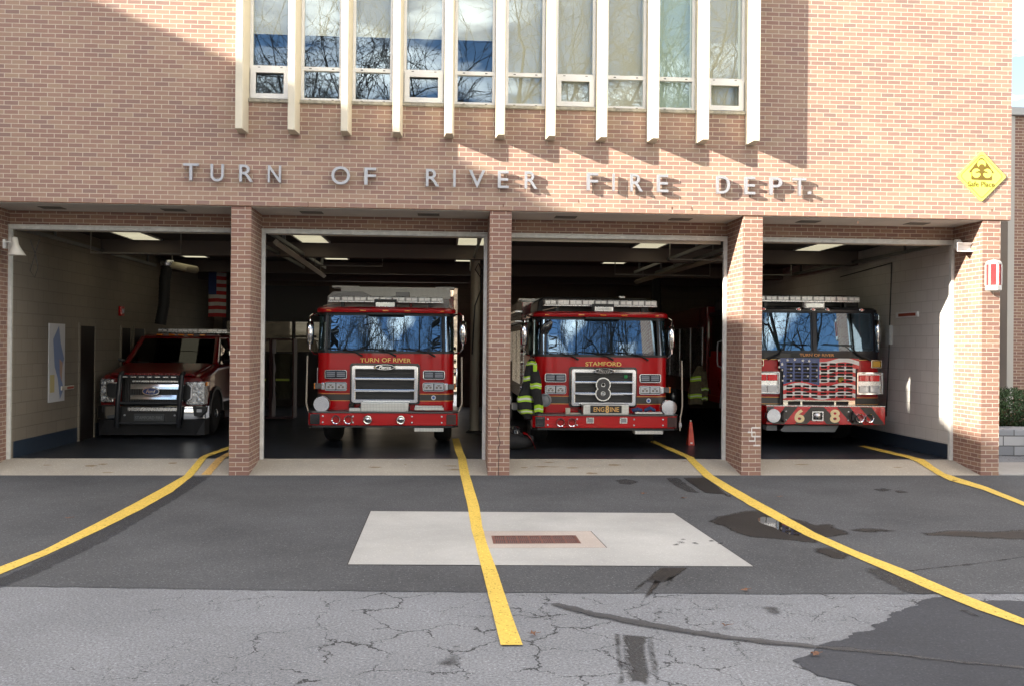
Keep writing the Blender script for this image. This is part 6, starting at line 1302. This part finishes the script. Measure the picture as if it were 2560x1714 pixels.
bx = tp(175, 800, yc - .16); b = MB(); b.box(.02, .09, -.12, -.09, .80, .92); b.build('radio_pocket', LIME, ct, bevel=.01)
def tq(px, py, y): q = at(1200 + px / 2.4507, 560 + py / 2.4507, y); return (q.x, q.y, q.z)
y2 = 5.0
garment('turnout_coat', 'dim khaki turnout coat with lime bands hung on the flank of the truck numbered 68', 'coat', tq(1340, 1100, y2),
    [('body', [tq(1345, 870, y2), tq(1335, 950, y2), tq(1325, 1030, y2), tq(1320, 1100, y2)], [.06, .15, .17, .15]), ('sleeve', [tq(1370, 900, y2 - .1), tq(1378, 1000, y2 - .1), tq(1375, 1080, y2 - .1)], [.06, .07, .06])],
    [(0, .26, .38), (0, .72, .84), (1, .5, .62), (1, .85, .95)], KHAKI, 3)
# bag at the foot of the third pier
y3 = 2.0; c = at(1290, 1122, FZ, 2); bg_ = empty('gear_bag', (c.x + .02, c.y, FZ)); tag(bg_, 'dark gear bag with a red flap lying on the floor behind the third pillar', 'bag')
b = MB(); rings = []
for i in range(9):
    u = i / 8; r = .16 * math.sin(PI * (.12 + .76 * u)) ** .6; x = -.28 + .56 * u
    rings.append([(x, r * 1.1 * math.cos(2 * PI * q / 14), max(.004, .15 + r * math.sin(2 * PI * q / 14) * (1 + .1 * math.sin(7 * u)))) for q in range(14)])
b.loft(rings); b.build('body', CANV, bg_, smooth=True)
b = MB(); b.loft([[(.10 + .22 * u, -.20 + .3 * v, .30 - .28 * u * u + .02 * math.sin(9 * v)) for v in (0, .25, .5, .75, 1)] for u in (0, .3, .6, .85, 1)], closed=False, cap=False); f_ = b.build('red_flap', RED, bg_, smooth=True)
b = MB(); b.tube([(-.2, -.15, .22), (-.05, -.2, .40), (.1, -.15, .24)], .014, 6); b.build('strap', BLACKM, bg_, smooth=True)
b = MB(); b.lathe([(.13, 0), (.12, .07), (.06, .12), (.02, .13)], (-.05, .02, .29), 2, 16); b.build('helmet', BLACKG, bg_, smooth=True)
# orange floor wedge
c = at(1726, 1111, FZ, 2); wd_ = empty('wheel_chock', (c.x, c.y, FZ)); tag(wd_, 'short narrow orange red floor marker standing between the engine and the right truck', 'marker')
b = MB(); rings = []
for z, hx_, hy_ in ((0, .062, .08), (.04, .060, .07), (.40, .028, .03), (.44, .022, .022)): rings.append([(-hx_, -hy_, z), (hx_, -hy_, z), (hx_, hy_, z), (-hx_, hy_, z)])
b.loft(rings); b.build('marker_body', mat('safety_orange', (.50, .04, .015), .4), wd_, bevel=.008); b = MB(); b.box(-.02, .02, -.082, -.075, .03, .06); b.build('label_plate', WHITE, wd_)
b = MB(); b.tube([(0, 0, .44), (0, 0, .47)], .02, 8); b.build('tip', CREAM, wd_)
random.seed(77)
for i in range(9):
    x, y = 820 + random.uniform(-90, 120), 425 + random.uniform(-14, 14); blob('drip_ground', [(x, y), (x + random.uniform(12, 34), y - 3), (x + random.uniform(14, 36), y + 3), (x + 4, y + 5)], .0098, OILY, amp=.01, n=3, seed=i)
# small wear on the piers: a crack in the third, pale mortar repairs on the fourth
b = MB(); zs_ = [1.05, .95, .86, .80, .70, .62, .50, .41, .30, .22, .10, .0]; random.seed(8)
b.tube([(4.07 + random.uniform(-.02, .02), .011, z) for z in zs_], .0045, 4); b.build('crack', BLACKM, st)
EFF = mat('pale_mortar', (.66, .64, .60), .9)
for z, xa, xb in ((.745, .16, .30), (.675, .10, .22), (.61, .17, .305), (.54, .12, .22), (.47, .19, .30)):
    b = MB(); b.box(7.864 + xa, 7.864 + xb, .0085, .0118, z - .011, z + .011); b.build('mortar_repair', EFF, st)
for x, za, zb_ in ((.165, .61, .675), (.215, .54, .61), (.16, .675, .745)): b = MB(); b.box(7.864 + x - .008, 7.864 + x + .008, .009, .0119, za, zb_); b.build('mortar_repair', EFF, st)
# rust marks along the foot of the upper wall
RS = mat('rust_mark', (.13, .055, .03), .9)
for px, py, l in ((770, 507, .06), (1258, 512, .04), (1447, 503, .03), (1730, 520, .04), (2145, 555, .03), (2480, 525, .03), (256, 500, .03), (1680, 519, .03)):
    p = at(px, py, -.003); b = MB(); b.box(p.x - .006, p.x + .006, -.004, -.001, p.z - l, p.z + .01); b.build('rust_mark', RS, st)
